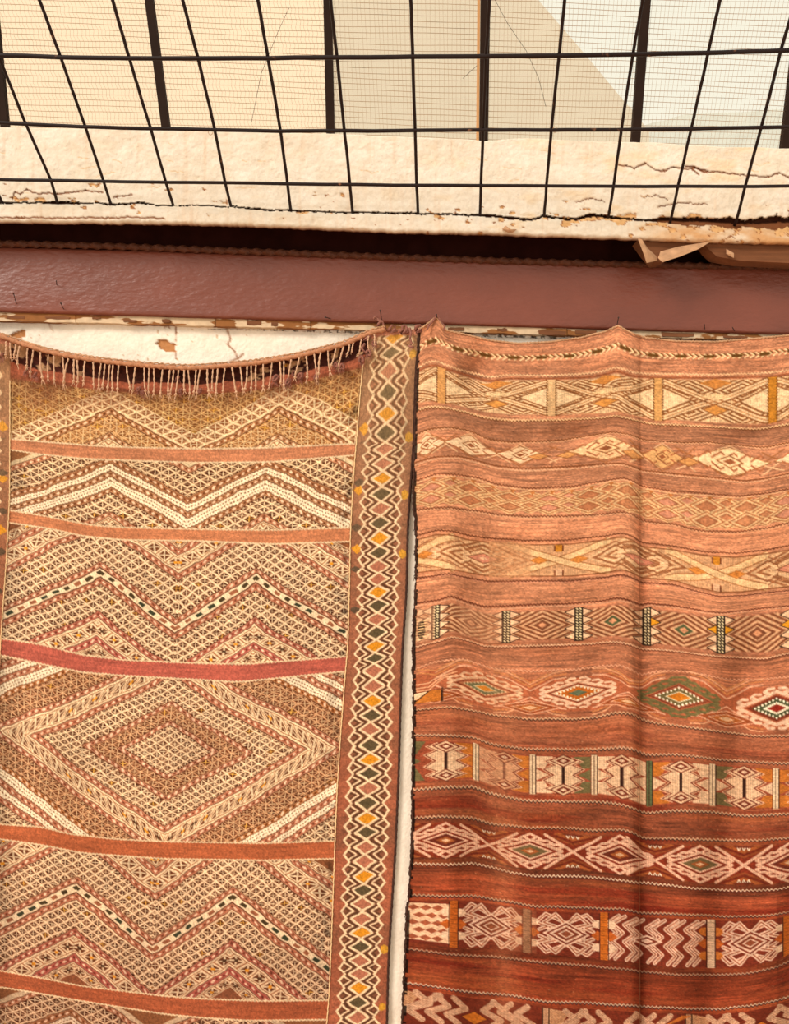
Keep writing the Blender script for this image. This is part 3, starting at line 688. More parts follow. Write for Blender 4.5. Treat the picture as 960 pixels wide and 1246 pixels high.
# borders: zigzag lattice columns
def border(ua, ub, mirror, ground=(152, 104, 76)):
    sl = B.win(ua, 0, ub, 880); U = U_[sl] - .4 * wu[sl]; V = V_[sl]
    u = (ub - U) if mirror else (U - ua)                     # 0 at the field side .. 75 outer edge
    st = 1 + .13 * fbm(U / 5, V / 2.4, 81) + .10 * fbm(U / 20, V / 30, 82)
    t = np.clip((V - 60) / 500, 0, 1)[..., None]
    g = (np.array(ground) * (1 - t) + np.array((160, 90, 64)) * t) * st[..., None]
    band = np.clip(fbm(0 * U, V / 26, 83) * 2.2, 0, 1)[..., None] * ((u < 17) | (u > 60))[..., None]
    g = g * (1 - .35 * band) + np.array((110, 78, 58)) * .35 * band
    out = g.astype(np.float32)
    per = 17.0; w = (V % per) - per / 2; idx = np.floor(V / per); cc_ = np.abs(u - 38)
    wp_ = per / 2 - np.abs(w)                                # distance from crossing level
    inn = cc_ < 26 + 0 * w
    zone = (cc_ < 20 + np.abs(w) * .7)
    out[zone] = np.array((150, 92, 66)) * (1 - .2 * (V[zone] / 880))[..., None]
    dm = (np.abs(w) + .55 * cc_ < 6.6)
    fr = rnd_cell(idx, 0 * idx, 11); kk = idx % 4
    fill = np.empty(out.shape, np.float32); fill[:] = (176, 108, 82)
    fill[(kk == 0)] = (214, 138, 36); fill[(kk == 1) | ((kk == 3) & (fr > .75))] = (92, 76, 52)
    out[dm] = fill[dm]
    L = lambda d, t_: np.abs(d) < t_
    cr_ = CREAM * .97
    crm = (L(wp_ - .6 * cc_, 1.45) & (cc_ < 15)) | (L(wp_ - .6 * (cc_ - 10.5), 1.0) & (cc_ > 10) & (cc_ < 22)) | (L(cc_ - (19.5 + np.abs(w) * .85), 1.6))
    dkm = (L(wp_ - .6 * (cc_ - 5.4), 1.25) & (cc_ > 5) & (cc_ < 18)) | (L(wp_ - .6 * (cc_ - 15.5), .9) & (cc_ > 15) & (cc_ < 24))
    out[dkm] = (92, 58, 38); out[crm] = cr_
    bl = (u > 2) & (u < 13) & (np.abs((V % 68) - 20) + .9 * np.abs(u - 9) < 6.5) & (V > 60) & (V < 260)
    out[bl] = (222, 148, 44)
    bl2 = (u > 64) & (u < 73) & (np.abs((V % 68) - 30) + .6 * np.abs(u - 68) < 5.5) & ((V < 280) | (V > 700)); out[bl2] = (206, 146, 50)
    bl3 = (u > 2) & (u < 14) & (np.abs((V % 51) - 46) + .5 * np.abs(u - 8) < 4.5) & (V > 100) & (V < 320); out[bl3] = (96, 74, 56)
    fadeu = np.clip(1 - V / 260, 0, 1)[..., None]
    out = out * (1 - .38 * fadeu) + np.array((206, 164, 118)) * .38 * fadeu
    B.c[sl] = out; h_ = np.zeros(U.shape, np.float32); h_[crm] = .8; B.hgt[sl] = h_
border(428, 503.5, False); border(-76, 0, True)
# the turned end: plain rust end, shade behind the fringe painted as a dark band
sl = B.win(-76, 0, 503, 34); U = Ug[sl]; V = Vg[sl]
edge_r = 6 + 0 * U; inner = (U > 0) & (U < 430)
ck = B.c[sl]
vv = V + 1.4 * fbm(U / 7, V / 5, 85)
ck[inner & (vv < 33)] = (np.array((168, 92, 66)) * (1 + .15 * fbm(U / 20, V / 1.5, 86))[..., None])[inner & (vv < 33)]
dkb = inner & (vv < 21 + 3 * fbm(U / 25, 0 * V, 87)) & (vv > 3); ck[dkb] = (np.array((70, 34, 26)) * (1 + .4 * fbm(U / 6, V / 3, 88))[..., None])[dkb]
pat = dkb & (fbm(U / 14, V / 9, 89) > .22) & ((U > 270) | (U < 90)); ck[pat] = (186, 142, 104)
orp = dkb & (fbm(U / 9, V / 9, 95) > .5) & (U > 300); ck[orp] = (214, 142, 40)
side = ~inner & (vv < 7); ck[side] = (np.array((206, 136, 108)) * (1 + .15 * fbm(U / 12, V / 1.5, 86))[..., None])[side]
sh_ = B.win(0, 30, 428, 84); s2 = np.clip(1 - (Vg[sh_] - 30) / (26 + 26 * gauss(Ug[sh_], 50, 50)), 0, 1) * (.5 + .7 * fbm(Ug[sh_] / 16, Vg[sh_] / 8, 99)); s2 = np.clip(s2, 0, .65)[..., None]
B.c[sh_] = B.c[sh_] * (1 - s2) + np.array((112, 64, 42)) * s2          # blotchy brown darkening below the fringe, fading downwards

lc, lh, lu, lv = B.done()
fr_n = 1 + .24 * fbm(np.broadcast_to(lu[None], lc.shape[:2]) / 1.3, np.broadcast_to(lv[:, None], lc.shape[:2]) / 1.6, 97, 2)
lc = np.clip(lc * fr_n[..., None], 0, 255)
lx, ly = left_xy(lu, lv)
RX, RY = lx, ly
dl = 0.058 + 0.010 * np.sin(RX / 120 + 1) + 0.012 * gauss(RX, 60, 28) * np.clip((RY - 470) / 200, 0, 1) - 0.012 * gauss(RX, 15, 20) + 0.010 * gauss(RX + RY * .1, 420, 60) \
     + 0.004 * fbm(RX / 90, RY / 110, 101) + 0.0016 * fbm(RX / 26, RY / 30, 102)
# swag of the top edge: the upper end stands off where it is folded, with a hollow just behind the fringe
vt = lv[:, None]; inn = np.clip((lu[None] + 2) / 20, 0, 1) * np.clip((432 - lu[None]) / 20, 0, 1)
dl = dl - 0.030 * inn * gauss(vt, 12, 11) + 0.004 * np.clip(1 - vt / 80, 0, 1)
dl = dl - 0.012 * np.exp(-((RX - 500) / 14) ** 2) * np.clip((RY - 430) / 60, 0, 1)
dl = dl - 0.040 * (1 - np.exp(-np.clip(RY - 430, 0, 2000) / 110))
dl = dl - .014 * np.exp(-np.clip(503 - lu[None], 0, 500) / 16) * np.clip((RY - 500) / 90, 0, 1)
dl = np.maximum(dl, 0.010) + 0.0009 * lh
LY = D - dl
LEFT = P(RX, RY, LY)
def back_sheet(G, Y0, off, st=4):
    r = np.unique(np.r_[np.arange(0, G.shape[0], st), G.shape[0] - 1]); c_ = np.unique(np.r_[np.arange(0, G.shape[1], st), G.shape[1] - 1])
    S = G[np.ix_(r, c_)].copy(); S[..., 1] += off
    i = np.arange(S.shape[0] * S.shape[1]).reshape(S.shape[:2])
    q = np.stack([i[:-1, :-1], i[:-1, 1:], i[1:, 1:], i[1:, :-1]], -1).reshape(-1, 4)
    return S.reshape(-1, 3), np.tile(lin((150, 96, 68)), (S.shape[0] * S.shape[1], 1)), q
kl = empty('patterned_kilim', LEFT[0, 300])
tag(kl, 'tan and cream zigzag-patterned kilim with fringed sagging top edge and diamond border', 'rug')
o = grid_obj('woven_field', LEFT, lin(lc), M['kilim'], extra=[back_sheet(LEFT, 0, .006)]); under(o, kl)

def at_uv(G, uu, vv, u, v):
    i = int(round((u - uu[0]) / LST)); j = int(round((v - vv[0]) / LST))
    return G[min(max(j, 0), G.shape[0] - 1), min(max(i, 0), G.shape[1] - 1)].copy()
LA = lambda u, v, off=0.0: at_uv(LEFT, lu, lv, u, v) + np.array((0, -off, 0))
# cords down both joins, dark selvedges at the sides
for u, r_, mt, nm, v0 in ((0, .0017, 'selvedge_cream', 'join_cord', 36), (428, .0017, 'selvedge_cream', 'join_cord', 30), (503, .0035, 'selvedge_dark', 'selvedge', 4), (-76, .0035, 'selvedge_dark', 'selvedge', 0)):
    pts = [LA(u, v, .0015) + np.array((.0006 * math.sin(v * .7), 0, 0)) for v in np.arange(v0, 876, 3)]
    v, f = tube(pts, r_, 6); under(mesh_obj(nm, v, f, M[mt]), kl)
# rolled hem along the sagging edge
us = np.arange(-60, 452, 2.2); pts = []
hem_v, hem_f = [], []
hr_ = []
for u in us:
    p = LA(u, 0, .010); hr_.append(p + np.array((0, .001 * math.sin(u * 1.3), -.004 + .0012 * math.sin(u * .9))))
v, f = tube(hr_, [.0070 + .0010 * math.sin(i * 1.1) for i in range(len(hr_))], 10)
under(mesh_obj('rolled_hem', v, f, M['hem'], smooth_shade=True), kl)
v, f = tube([p + np.array((0, -.004, .0085)) for p in hr_], 0.0022, 6, True, lambda k, a: 1 + .3 * math.sin(k * 2.1 + a)); under(mesh_obj('hem_cord', v, f, M['torn']), kl)
# fringe cords
def cord_mesh(seed):
    r = random.Random(seed); n = 12; a = r.uniform(-.05, .05); b = r.uniform(.03, .09); ph = r.uniform(0, 6)
    pts = [Vector((a * t + b * .5 * math.sin(ph + t * 5) * t, -0.10 * math.sin(t * 2.6), -t)) for t in np.linspace(0, 1, n)]
    rad = [.060 + .022 * math.sin(k * 2.2 + seed) for k in range(n)]
    parts = [tube(pts, rad, 6)]
    kx, ky, kz = pts[-1]
    parts.append(tube([(kx, ky, kz + .06), (kx, ky - .02, kz), (kx, ky, kz - .06)], [.06, .125, .05], 6))
    for j in range(r.randint(2, 5)):
        dx = r.uniform(-.16, .16); parts.append(tube([(kx, ky, kz - .03), (kx + dx * .6, ky - .02, kz - .15), (kx + dx, ky + .02, kz - r.uniform(.2, .34))], [.025, .018, .01], 3))
    v, f = merge(*parts); me = bpy.data.meshes.new('fringe_cord'); me.from_pydata([tuple(map(float, q)) for q in v], [], f); me.materials.append(M['cord'])
    return me
cms = [cord_mesh(s) for s in range(9)]
u = -46.0; fr = random.Random(12); ci = 0
while u < 440:
    p0 = LA(u, 2.0); hz = float(ray(0, 0)[0]) * 0
    ln_px = (27 if 30 < u < 400 else 20) + fr.uniform(-4, 4) - 5 * (u > 380)
    L_ = ln_px * 2.25 / F
    o = bpy.data.objects.new('fringe_cord', cms[ci % 9]); COL.objects.link(o); ci += 1
    o.location = tuple(map(float, p0 + np.array((0, -.0165, -.008)))); wdt = 0.038 * fr.uniform(.85, 1.15)
    o.scale = (wdt * (1 if fr.random() < .5 else -1), wdt, L_)
    o.rotation_euler = (fr.uniform(-.05, .12), fr.gauss(0, .11) + (.22 if u > 330 else 0) * fr.uniform(-.6, 1.2), fr.uniform(-.5, .5))
    under(o, kl)
    u += fr.choice((4.2, 6.5, 8.5, 9, 10, 5.5)) * (1 if u < 330 else .95)
# tangled mauve knots where the fringe mats together
def fuzzy_knot(c, r, seed, mt='knot', strands=9):
    g = random.Random(seed); parts = []
    pts = []
    for t in np.linspace(0, 1, 26):
        a = t * 14 + seed; pts.append(c + np.array((r * .7 * math.cos(a) * (1 - .3 * t), -.3 * r + r * .5 * math.sin(a * .7), r * .75 * math.sin(a * 1.13 + .5))))
    parts.append(tube(pts, r * .26, 5))
    for k in range(strands):
        q = c + np.array((g.uniform(-r, r) * .6, -.3 * r, -r * .5)); e = q + np.array((g.uniform(-r, r), g.uniform(-.3, .3) * r, -g.uniform(.6, 2.0) * r))
        parts.append(tube([q, (q + e) / 2 + np.array((g.uniform(-.3, .3) * r, 0, 0)), e], [r * .10, r * .08, r * .04], 3))
    v, f = merge(*parts); return under(mesh_obj('fringe_knot', v, f, M[mt]), kl)
for k, (u, v_, r_) in enumerate([(-8, 17, .010), (22, 25, .010), (32, 28, .009), (158, 29, .009), (163, 33, .008), (203, 14, .008), (208, 29, .008), (232, 30, .008), (322, 24, .012), (338, 30, .011), (344, 22, .009), (352, 27, .011), (372, 32, .009), (394, 24, .009), (403, 28, .010), (426, 26, .011), (434, 22, .011), (440, 14, .009)]):
    fuzzy_knot(LA(u, v_, .012), r_, k)
# curled end knots along the short top edge of the border
def curl(px_pts, yd, r0):
    v, f = tube([P(x, y, yd - (i % 3) * .004) for i, (x, y) in enumerate(px_pts)], [r0 * (1 + .25 * math.sin(i * 1.9)) for i in range(len(px_pts))], 8, True, lambda k, a: 1 + .18 * math.sin(a * 2 + k * 2.4))
    return under(mesh_obj('fringe_knot', v, f, M['knot'], smooth_shade=True), kl)
yt = float(LA(470, 2)[1]) - .004
curl([(459, 398), (461, 394), (463, 391), (459, 389.5), (455, 388), (455, 385.5), (458, 387), (461, 390), (465, 391), (467, 396), (469, 400)], yt, .0036)
curl([(471, 403), (475, 399), (477, 396), (481, 397), (479, 402), (475, 404), (483, 403)], yt, .0038)
curl([(486, 404), (490, 401), (489, 397), (493, 396), (495, 400), (492, 405), (488, 406), (497, 404)], yt, .0042)
curl([(498, 399), (500, 405), (499, 412), (501, 418), (498, 421), (503, 423)], yt - .004, .0034)
curl([(505, 402), (507, 397), (511, 396), (514, 397), (511, 401), (507, 404), (513, 403)], yt, .0048)
curl([(452, 405), (451, 408), (446, 411), (441, 415), (447, 413)], yt, .0036)
curl([(444, 418), (440, 424), (444, 429), (448, 426), (446, 434)], yt - .004, .0036)
# ================================================================== RIGHT KILIM
RCOL = {}
def E(v, s): return (v, s)
RE = [(402, [(490, 404), (505, 402), (515, 398), (524, 391), (531, 385), (537, 394), (542, 402), (555, 404.5), (570, 408), (595, 414), (630, 418), (670, 416), (707, 411), (725, 406), (735, 404), (744, 400), (752, 396), (760, 401), (770, 406), (785, 411), (820, 415), (870, 416), (920, 412), (960, 408), (1060, 398)]),
      (422, [(490, 436), (505, 428), (518, 418), (530, 414), (545, 421), (560, 426), (600, 434), (640, 436), (700, 433), (735, 426), (751, 420), (765, 426), (780, 431), (800, 433), (860, 434), (920, 432), (960, 427), (1060, 418)]),
      (451, [(490, 466), (507, 456), (518, 449), (530, 447), (552, 455), (575, 462), (595, 467), (620, 463), (670, 464), (720, 462), (735, 459), (750, 455), (770, 461), (795, 462), (870, 463), (940, 461), (960, 458), (1060, 452)]),
      (492, [(490, 494), (507, 490), (527, 487), (542, 489), (570, 496), (590, 501), (620, 504), (675, 504), (735, 503), (750, 500), (770, 505), (795, 510), (832, 511), (870, 514), (920, 516), (960, 509), (1060, 500)]),
      (531, [(490, 545), (505, 538), (520, 530), (545, 526), (570, 530), (595, 542), (620, 545), (682, 543), (720, 535), (745, 531), (770, 535), (780, 541), (807, 543), (832, 545), (860, 543), (895, 547), (932, 551), (960, 545), (1060, 535)]),
      (553, [(490, 562), (505, 556), (527, 550), (557, 548), (582, 555), (602, 560), (632, 563), (682, 561), (735, 558), (757, 558), (780, 566), (820, 570), (860, 574), (907, 580), (932, 577), (960, 570), (1060, 562)]),
      (592, [(490, 600), (507, 592), (532, 583), (557, 585), (582, 588), (607, 597), (645, 602), (695, 600), (735, 592), (757, 587), (770, 590), (780, 598), (820, 605), (845, 606), (895, 610), (932, 606), (960, 601), (1060, 590)]),
      (615, [(490, 620), (507, 614), (545, 611), (582, 615), (607, 620), (645, 622), (695, 622), (735, 620), (757, 617), (770, 620), (780, 628), (820, 632), (845, 640), (895, 642), (932, 637), (960, 630), (1060, 622)]),
      (653, [(490, 664), (507, 656), (532, 649), (550, 650), (570, 656), (595, 659), (645, 662), (695, 661), (735, 656), (757, 652), (770, 656), (780, 664), (820, 668), (857, 675), (895, 677), (930, 673), (960, 668), (1060, 660)]),
      (692, [(490, 702), (507, 698), (545, 693), (570, 698), (595, 702), (645, 702), (695, 702), (735, 698), (757, 694), (770, 698), (780, 704), (820, 707), (845, 715), (875, 722), (907, 721), (930, 718), (960, 715), (1060, 704)]),
      (731, [(490, 746), (505, 741), (532, 737), (550, 731), (570, 739), (590, 745), (612, 744), (655, 741), (702, 740), (735, 737), (750, 733), (768, 737), (780, 743), (787, 739), (820, 742), (857, 748), (880, 750), (920, 745), (960, 741), (1060, 732)]),
      (771, [(490, 788), (505, 783), (527, 778), (550, 770), (570, 775), (590, 782), (612, 782), (702, 779), (735, 777), (750, 776), (768, 779), (780, 784), (820, 788), (857, 793), (880, 795), (932, 797), (960, 790), (1060, 780)]),
      (813, [(490, 824), (505, 820), (530, 811), (565, 808), (600, 820), (645, 824), (700, 822), (735, 817), (755, 816), (768, 822), (780, 829), (800, 823), (832, 822), (862, 828), (890, 834), (930, 833), (960, 830), (1060, 822)]),
      (856, [(490, 860), (505, 857), (530, 854), (552, 852), (575, 857), (600, 862), (640, 866), (700, 866), (725, 864), (750, 857), (768, 858), (780, 866), (805, 872), (832, 876), (880, 883), (920, 888), (960, 888), (1060, 880)]),
      (908, [(490, 903), (505, 901), (540, 902), (575, 904), (597, 913), (635, 919), (685, 920), (725, 920), (757, 919), (772, 921), (785, 927), (830, 926), (870, 931), (905, 933), (945, 936), (960, 936), (1060, 930)]),
      (956, [(490, 953), (505, 952), (542, 949), (575, 947), (597, 956), (635, 965), (685, 967), (725, 966), (757, 971), (772, 976), (785, 981), (830, 977), (870, 980), (905, 985), (960, 983), (1060, 978)]),
      (1003, [(490, 1003), (505, 1002), (540, 1001), (572, 1003), (597, 1010), (645, 1014), (690, 1014), (720, 1018), (757, 1016), (772, 1020), (782, 1026), (845, 1029), (920, 1029), (960, 1026), (1060, 1018)]),
      (1046, [(490, 1043), (502, 1043), (542, 1044), (575, 1042), (600, 1048), (625, 1055), (650, 1058), (700, 1058), (740, 1062), (770, 1066), (785, 1066), (845, 1074), (900, 1077), (945, 1076), (960, 1073), (1060, 1064)]),
      (1099, [(490, 1095), (500, 1096), (535, 1097), (575, 1097), (625, 1104), (650, 1109), (715, 1111), (757, 1112), (780, 1117), (845, 1119), (895, 1121), (940, 1119), (960, 1115), (1060, 1104)]),
      (1152, [(490, 1145), (510, 1147), (550, 1152), (600, 1154), (645, 1159), (715, 1165), (770, 1171), (820, 1177), (870, 1177), (907, 1176), (945, 1168), (960, 1160), (1060, 1140)]),
      (1216, [(485, 1202), (495, 1203), (525, 1207), (575, 1215), (625, 1219), (665, 1227), (715, 1228), (780, 1232), (830, 1234), (870, 1235), (910, 1231), (940, 1225), (960, 1220), (1060, 1200)]),
      (1272, [(485, 1258), (525, 1264), (575, 1270), (625, 1277), (665, 1283), (780, 1288), (870, 1290), (940, 1280), (1060, 1256)])]
RVL = [e[0] for e in RE]
def right_xy(u, v):
    yb = np.interp(v, [402, 600, 813, 1003, 1272], [400, 590, 815, 1000, 1260])
    el = np.interp(yb, [380, 400, 480, 540, 600, 640, 690, 760, 850, 940, 1010, 1060, 1090, 1100, 1150, 1200, 1260], [510, 509, 506, 504, 503, 506, 506, 502.5, 503, 502, 501, 499, 498, 495, 493, 491, 489])
    el = smooth(el, 6)[:, None] + (.8 * fbm(v / 7, 0 * v, 201))[:, None]
    U = u[None, :]
    x = U + (el - 503) * np.exp(-(U - 503) / 26)
    xg = np.arange(480, 1070, 1.0)
    cur = np.stack([smooth(xi(xg, e[1]), 3 if i else 2) for i, e in enumerate(RE)])
    k = np.clip(np.searchsorted(RVL, v, side='right') - 1, 0, len(RVL) - 2)
    t = ((v - np.array(RVL)[k]) / (np.array(RVL)[k + 1] - np.array(RVL)[k])); y = np.empty(np.broadcast_shapes(x.shape, (len(v), 1)))
    for r in range(len(v)): y[r] = np.interp(x[r], xg, cur[k[r]] * (1 - t[r]) + cur[k[r] + 1] * t[r])
    return x, y

U0R, U1R = 503, 1022
K = Board(U0R, U1R, 402, 1262, 0.95, 2, (190, 118, 82))
Ug, Vg = np.meshgrid(K.u, K.v)
# ground: pale salmon at the top, deep red-brown lower down, streaked along the weft
tt_ = np.clip((Vg - 700) / 420, 0, 1)[..., None]
pale = np.array((188, 124, 90.)); deep = np.array((144, 62, 36.))
gr_ = pale * (1 - tt_) + deep * tt_
rowc = np.interp(Vg[:, 0] + 0, [402, 420, 440, 451, 492, 505, 520, 531, 553, 575, 592, 615, 635, 653, 692, 712, 731, 771, 790, 812, 856, 880, 908, 956, 975, 1003, 1046, 1062, 1070, 1099, 1152, 1165, 1190, 1216, 1262],
                 [1.0, 1.06, .98, .92, 1.0, .84, .92, 1.0, .98, .96, 1.06, 1.02, 1.10, 1.08, 1.04, 1.0, 1.04, .9, .93, .98, .92, .96, .88, .9, .85, .78, .66, .70, .98, .94, .72, .8, .92, .98, 1])
streak = 1 + .30 * vnoise(Ug / 34, Vg / 1.15, 218) * (.55 + .45 * vnoise(Ug / 30, Vg / 9, 219)) + .12 * fbm(Ug / 60, Vg / 2.2, 211) + .10 * fbm(Ug / 26, Vg / 5.5, 212) + .05 * fbm(Ug / 6, Vg / 1.4, 213)
K.c[:] = gr_ * (rowc[:, None] * streak)[..., None]
redr = np.clip(fbm(Ug / 110, Vg / 8, 214) * 2 - .1, 0, 1)[..., None] * np.clip((Vg - 840) / 150, 0, 1)[..., None]
K.c = K.c * (1 - .68 * redr) + np.array((108, 28, 16)) * .68 * redr
orr = np.clip(fbm(Ug / 130, Vg / 10, 215) * 2 - .2, 0, 1)[..., None] * np.clip((Vg - 700) / 250, 0, 1)[..., None]
K.c = K.c * (1 - .4 * orr) + np.array((186, 100, 54)) * .4 * orr
fleck = fbm(Ug / 3.2, Vg / 1.1, 216) > .66; K.c[fleck] = K.c[fleck] * .5 + np.array((232, 180, 132)) * .5
fleck = fbm(Ug / 4.0, Vg / 1.0, 217) > .62; K.c[fleck] *= .62
CR = (238, 198, 156); CRL = (226, 182, 144); BR = (118, 62, 36); BK = (48, 30, 22); ORG = (182, 104, 42); GRN = (106, 92, 58); RD = (138, 52, 34); TAN = (206, 154, 108)
BR_UP = (150, 92, 52)

def guard(v, c1, c2, amp=1.1, per=5.0, w=1.3):
    vq = v + amp * np.sin(Ug[0] * 2 * math.pi / per) 
    sl = K.win(U0R, v - 5, U1R, v + 5); V = Vg[sl]; U = Ug[sl]
    vq = v + amp * np.sin(U * 2 * math.pi / per) + .5 * fbm(U / 20, 0 * U, int(v))
    if c2 is not None: K.c[sl][np.abs(V - vq - 1.3) < w * .7] = c2
    K.c[sl][np.abs(V - vq) < w * .6] = c1; K.hgt[sl][np.abs(V - vq) < w] = .5
# arrow chain
for u in np.arange(500, 1024, 7.0):
    K.line([(u, 419), (u + 5, 422), (u, 425)], 1.5, (246, 210, 160), .6); K.line([(u + 3, 419), (u + 7, 422)], 1.3, (112, 74, 34), .4)
for u in np.arange(516, 1024, 34.0): K.poly([(u, 420), (u + 12, 420), (u + 14, 422), (u + 12, 424), (u, 424)], (104, 68, 30), .4)
for v, c1, c2, amp in ((444, (236, 186, 140), None, .7), (448, (150, 82, 50), None, .3), (499, (236, 190, 140), (110, 58, 30), .9), (524, (120, 68, 36), (220, 160, 120), .6), (560, (126, 72, 40), None, .4), (563, (226, 170, 130), None, .5), (584, (110, 60, 36), None, .7), (587, (224, 168, 124), None, .3),
                       (621, (110, 58, 34), (220, 160, 120), .7), (649, (104, 56, 34), None, .4), (697, (96, 48, 30), (196, 130, 100), .5), (725, (96, 46, 30), None, .5), (728, (206, 146, 112), None, .4), (776, (222, 172, 134), (100, 44, 28), .7), (806, (214, 150, 116), None, .9),
                       (864, (208, 158, 120), (64, 34, 26), .9), (900, (206, 158, 124), (54, 32, 28), 1.0), (964, (208, 164, 128), (54, 32, 28), 1.1), (996, (198, 150, 116), (52, 30, 26), 1.0), (1054, (222, 186, 154), (70, 22, 16), 1.1), (1092, (190, 148, 116), (54, 28, 34), 1.0),
                       (1162, (176, 132, 104), (60, 26, 22), 1.0), (1208, (208, 170, 140), (52, 26, 30), 1.0)):
    guard(v, c1, c2, amp, 5.0 if v > 800 else 4.2)
def T(v0, h): return lambda x, t: (x, v0 + t * h)
def fill_band(v0, v1, col, u0=U0R, u1=U1R, stripes=.10):
    sl = K.win(u0, v0, u1, v1); m = np.ones(Ug[sl].shape, bool)
    K.c[sl] = (np.array(col) * (1 + stripes * np.sign(np.sin(Ug[sl] * 2 * math.pi / 3.1)) * .5 + .05 * fbm(Ug[sl] / 5, Vg[sl] / 5, 231))[..., None]); K.hgt[sl] = .4
def ribs(sl_u0, sl_u1, v0, v1, amt=.10):
    """vertical thread ribs over what is light"""
    sl = K.win(sl_u0, v0, sl_u1, v1); L_ = K.c[sl].mean(-1); m = L_ > 150
    K.c[sl][m] *= (1 - amt * (np.sin(Ug[sl] * 2 * math.pi / 2.7) > .1) * (.7 + .6 * (np.sin(Vg[sl] * 2 * math.pi / 2.1) > 0)))[m][:, None]
def spiral(cx, cy, rx, ry, c1, c2, n=3, clip=None):
    rings = []
    for i in range(2 * n): rings.append((1 - i / (2.0 * n), c1 if i % 2 == 0 else c2))
    K.loz(cx, cy, rx, ry, rings, .6, clip)

# ---- band A: cream ground, posts, scroll hooks
a0, a1 = 451, 492
fill_band(a0, a1, (232, 186, 138))
postsA = [401, 536, 671, 801, 940, 1075]
for xa, xb in zip(postsA[:-1], postsA[1:]):
    cx = (xa + xb) / 2; cl = (max(U0R, xa), xb, a0, a1)
    w_ = (184, 124, 78)
    for sx in (-1, 1):
        for cy, s_ in ((a0 + 10, 1), (a1 - 9, -1)):
            spiral(cx + sx * 33, cy, 40, 14, (140, 86, 48), (238, 196, 150), 4, cl)
            K.line([(cx + sx * 33, cy), (cx + sx * 16, cy + s_ * 6)], 1.5, (160, 104, 60))
    for d, col, w in ((0, (236, 194, 148), 4.6), (3.2, (140, 86, 48), 1.3), (-3.2, (140, 86, 48), 1.3), (0, (176, 116, 70), .9)):
        for sy in (-1, 1):
            m_ = (a0 + a1) / 2
            K.line([(xa + 6, m_ - sy * 19 + d), (cx - 18, m_ - sy * 4 + d), (cx + 18, m_ + sy * 5 + d), (xb - 6, m_ + sy * 19 + d)], w, col, .6)
    K.loz(cx, a0 + 3, 20, 5, [(1, (204, 132, 66))], .5); K.loz(cx, a0 + 29, 17, 6, [(1, (150, 96, 56)), (.8, (210, 140, 70))], .6); K.loz(cx, a0 + 16, 18, 4, [(1, (232, 190, 140))], .6)
    for sx, xp in ((1, xa + 6), (-1, xb - 6)):
        K.poly([(xp, a0 + 8), (xp + sx * 34, (a0 + a1) / 2), (xp, a1 - 8)], (240, 200, 154), .6)
        K.line([(xp, a0 + 8), (xp + sx * 34, (a0 + a1) / 2), (xp, a1 - 8)], 1.5, (140, 88, 50))
for i, xp in enumerate(postsA):
    colp = [(196, 128, 70), (206, 146, 86), (222, 176, 126), (206, 150, 90), (184, 118, 40), (200, 140, 80)][i]
    K.poly([(xp - 5, a0 - 2), (xp + 5, a0 - 2), (xp + 5, a1 + 2), (xp - 5, a1 + 2)], colp, .9)
    for y in np.arange(a0 - 1, a1 + 2, 3): K.line([(xp - 6, y), (xp - 5, y + 1.2)], 1.4, (110, 66, 34)); K.line([(xp + 6, y), (xp + 5, y + 1.2)], 1.4, (110, 66, 34))
ribs(U0R, U1R, a0, a1, .08)
# ---- band B: runs of small crooked lozenges
b0, b1 = 531, 553; bm = (b0 + b1) / 2
for i, (cx, rx, col) in enumerate([(518, 24, CR), (573, 34, CR), (633, 30, CR), (737, 54, (236, 188, 138)), (806, 26, (224, 168, 110)), (888, 52, (242, 200, 152)), (985, 44, CR)]):
    K.line([(cx - rx - 14, b1 + 1), (cx, b0 - 4), (cx + rx + 14, b1 + 1)], 1.5, (226, 176, 132), .5); K.line([(cx - rx - 14, b0), (cx, b1 + 5), (cx + rx + 14, b0)], 1.4, (160, 98, 58), .4)
    K.loz(cx, bm, rx, 13, [(1, BR_UP), (.94, col)], .7)
    n = 5 if rx > 40 else 3
    for k in range(n):                                  # slanted dark hooks cut into the figure
        for sy in (-1, 1):
            x = cx - rx * .62 + k * rx * 1.24 / max(1, n - 1)
            K.line([(x - 6, bm + sy * 2), (x + 5, bm + sy * 7.5), (x + 9, bm + sy * 5.5)], 1.6, (166, 98, 62), .2)
    K.loz(cx, bm, rx * .34, 5.6, [(1, BR_UP), (.8, col), (.48, (150, 86, 52))], .7)
for x in (655, 690, 770, 838): K.loz(x, bm + 3, 15, 5, [(1, (150, 92, 50)), (.8, (214, 146, 86))], .5)
# ---- band C: net of nested lozenges
c0, c1 = 590, 616; cm = (c0 + c1) / 2
sl = K.win(U0R, c0 - 2, U1R, c1 + 2); U = Ug[sl] + 1.5 * vnoise(Ug[sl] / 12, Vg[sl] / 8, 240); V = Vg[sl]
for px0, sh, ry, rx, rings in ((0, 0, 8.4, 21, None), (1, 24, 8.4, 21, None)):
    for j, x in enumerate(np.arange(500 + sh, 1030, 48)):
        for cy in ((cm - 5.5 + 0 * px0), (cm + 6.5)):
            inner = [(190, 124, 84), (200, 132, 102), (184, 116, 78)][(j + px0) % 3]
            K.loz(x, cy + (px0 * 2 - 1) * 1.0, 26, 9.5, [(1, (226, 180, 128)), (.88, (170, 104, 66)), (.74, (230, 184, 134)), (.58, (160, 96, 60)), (.44, inner)], .6)
for u in np.arange(500, 1030, 24): K.poly([(u, c0 - 2), (u + 8, c0 - 2), (u + 4, c0 + 3)], (180, 110, 60))
ribs(U0R, U1R, c0, c1, .06)
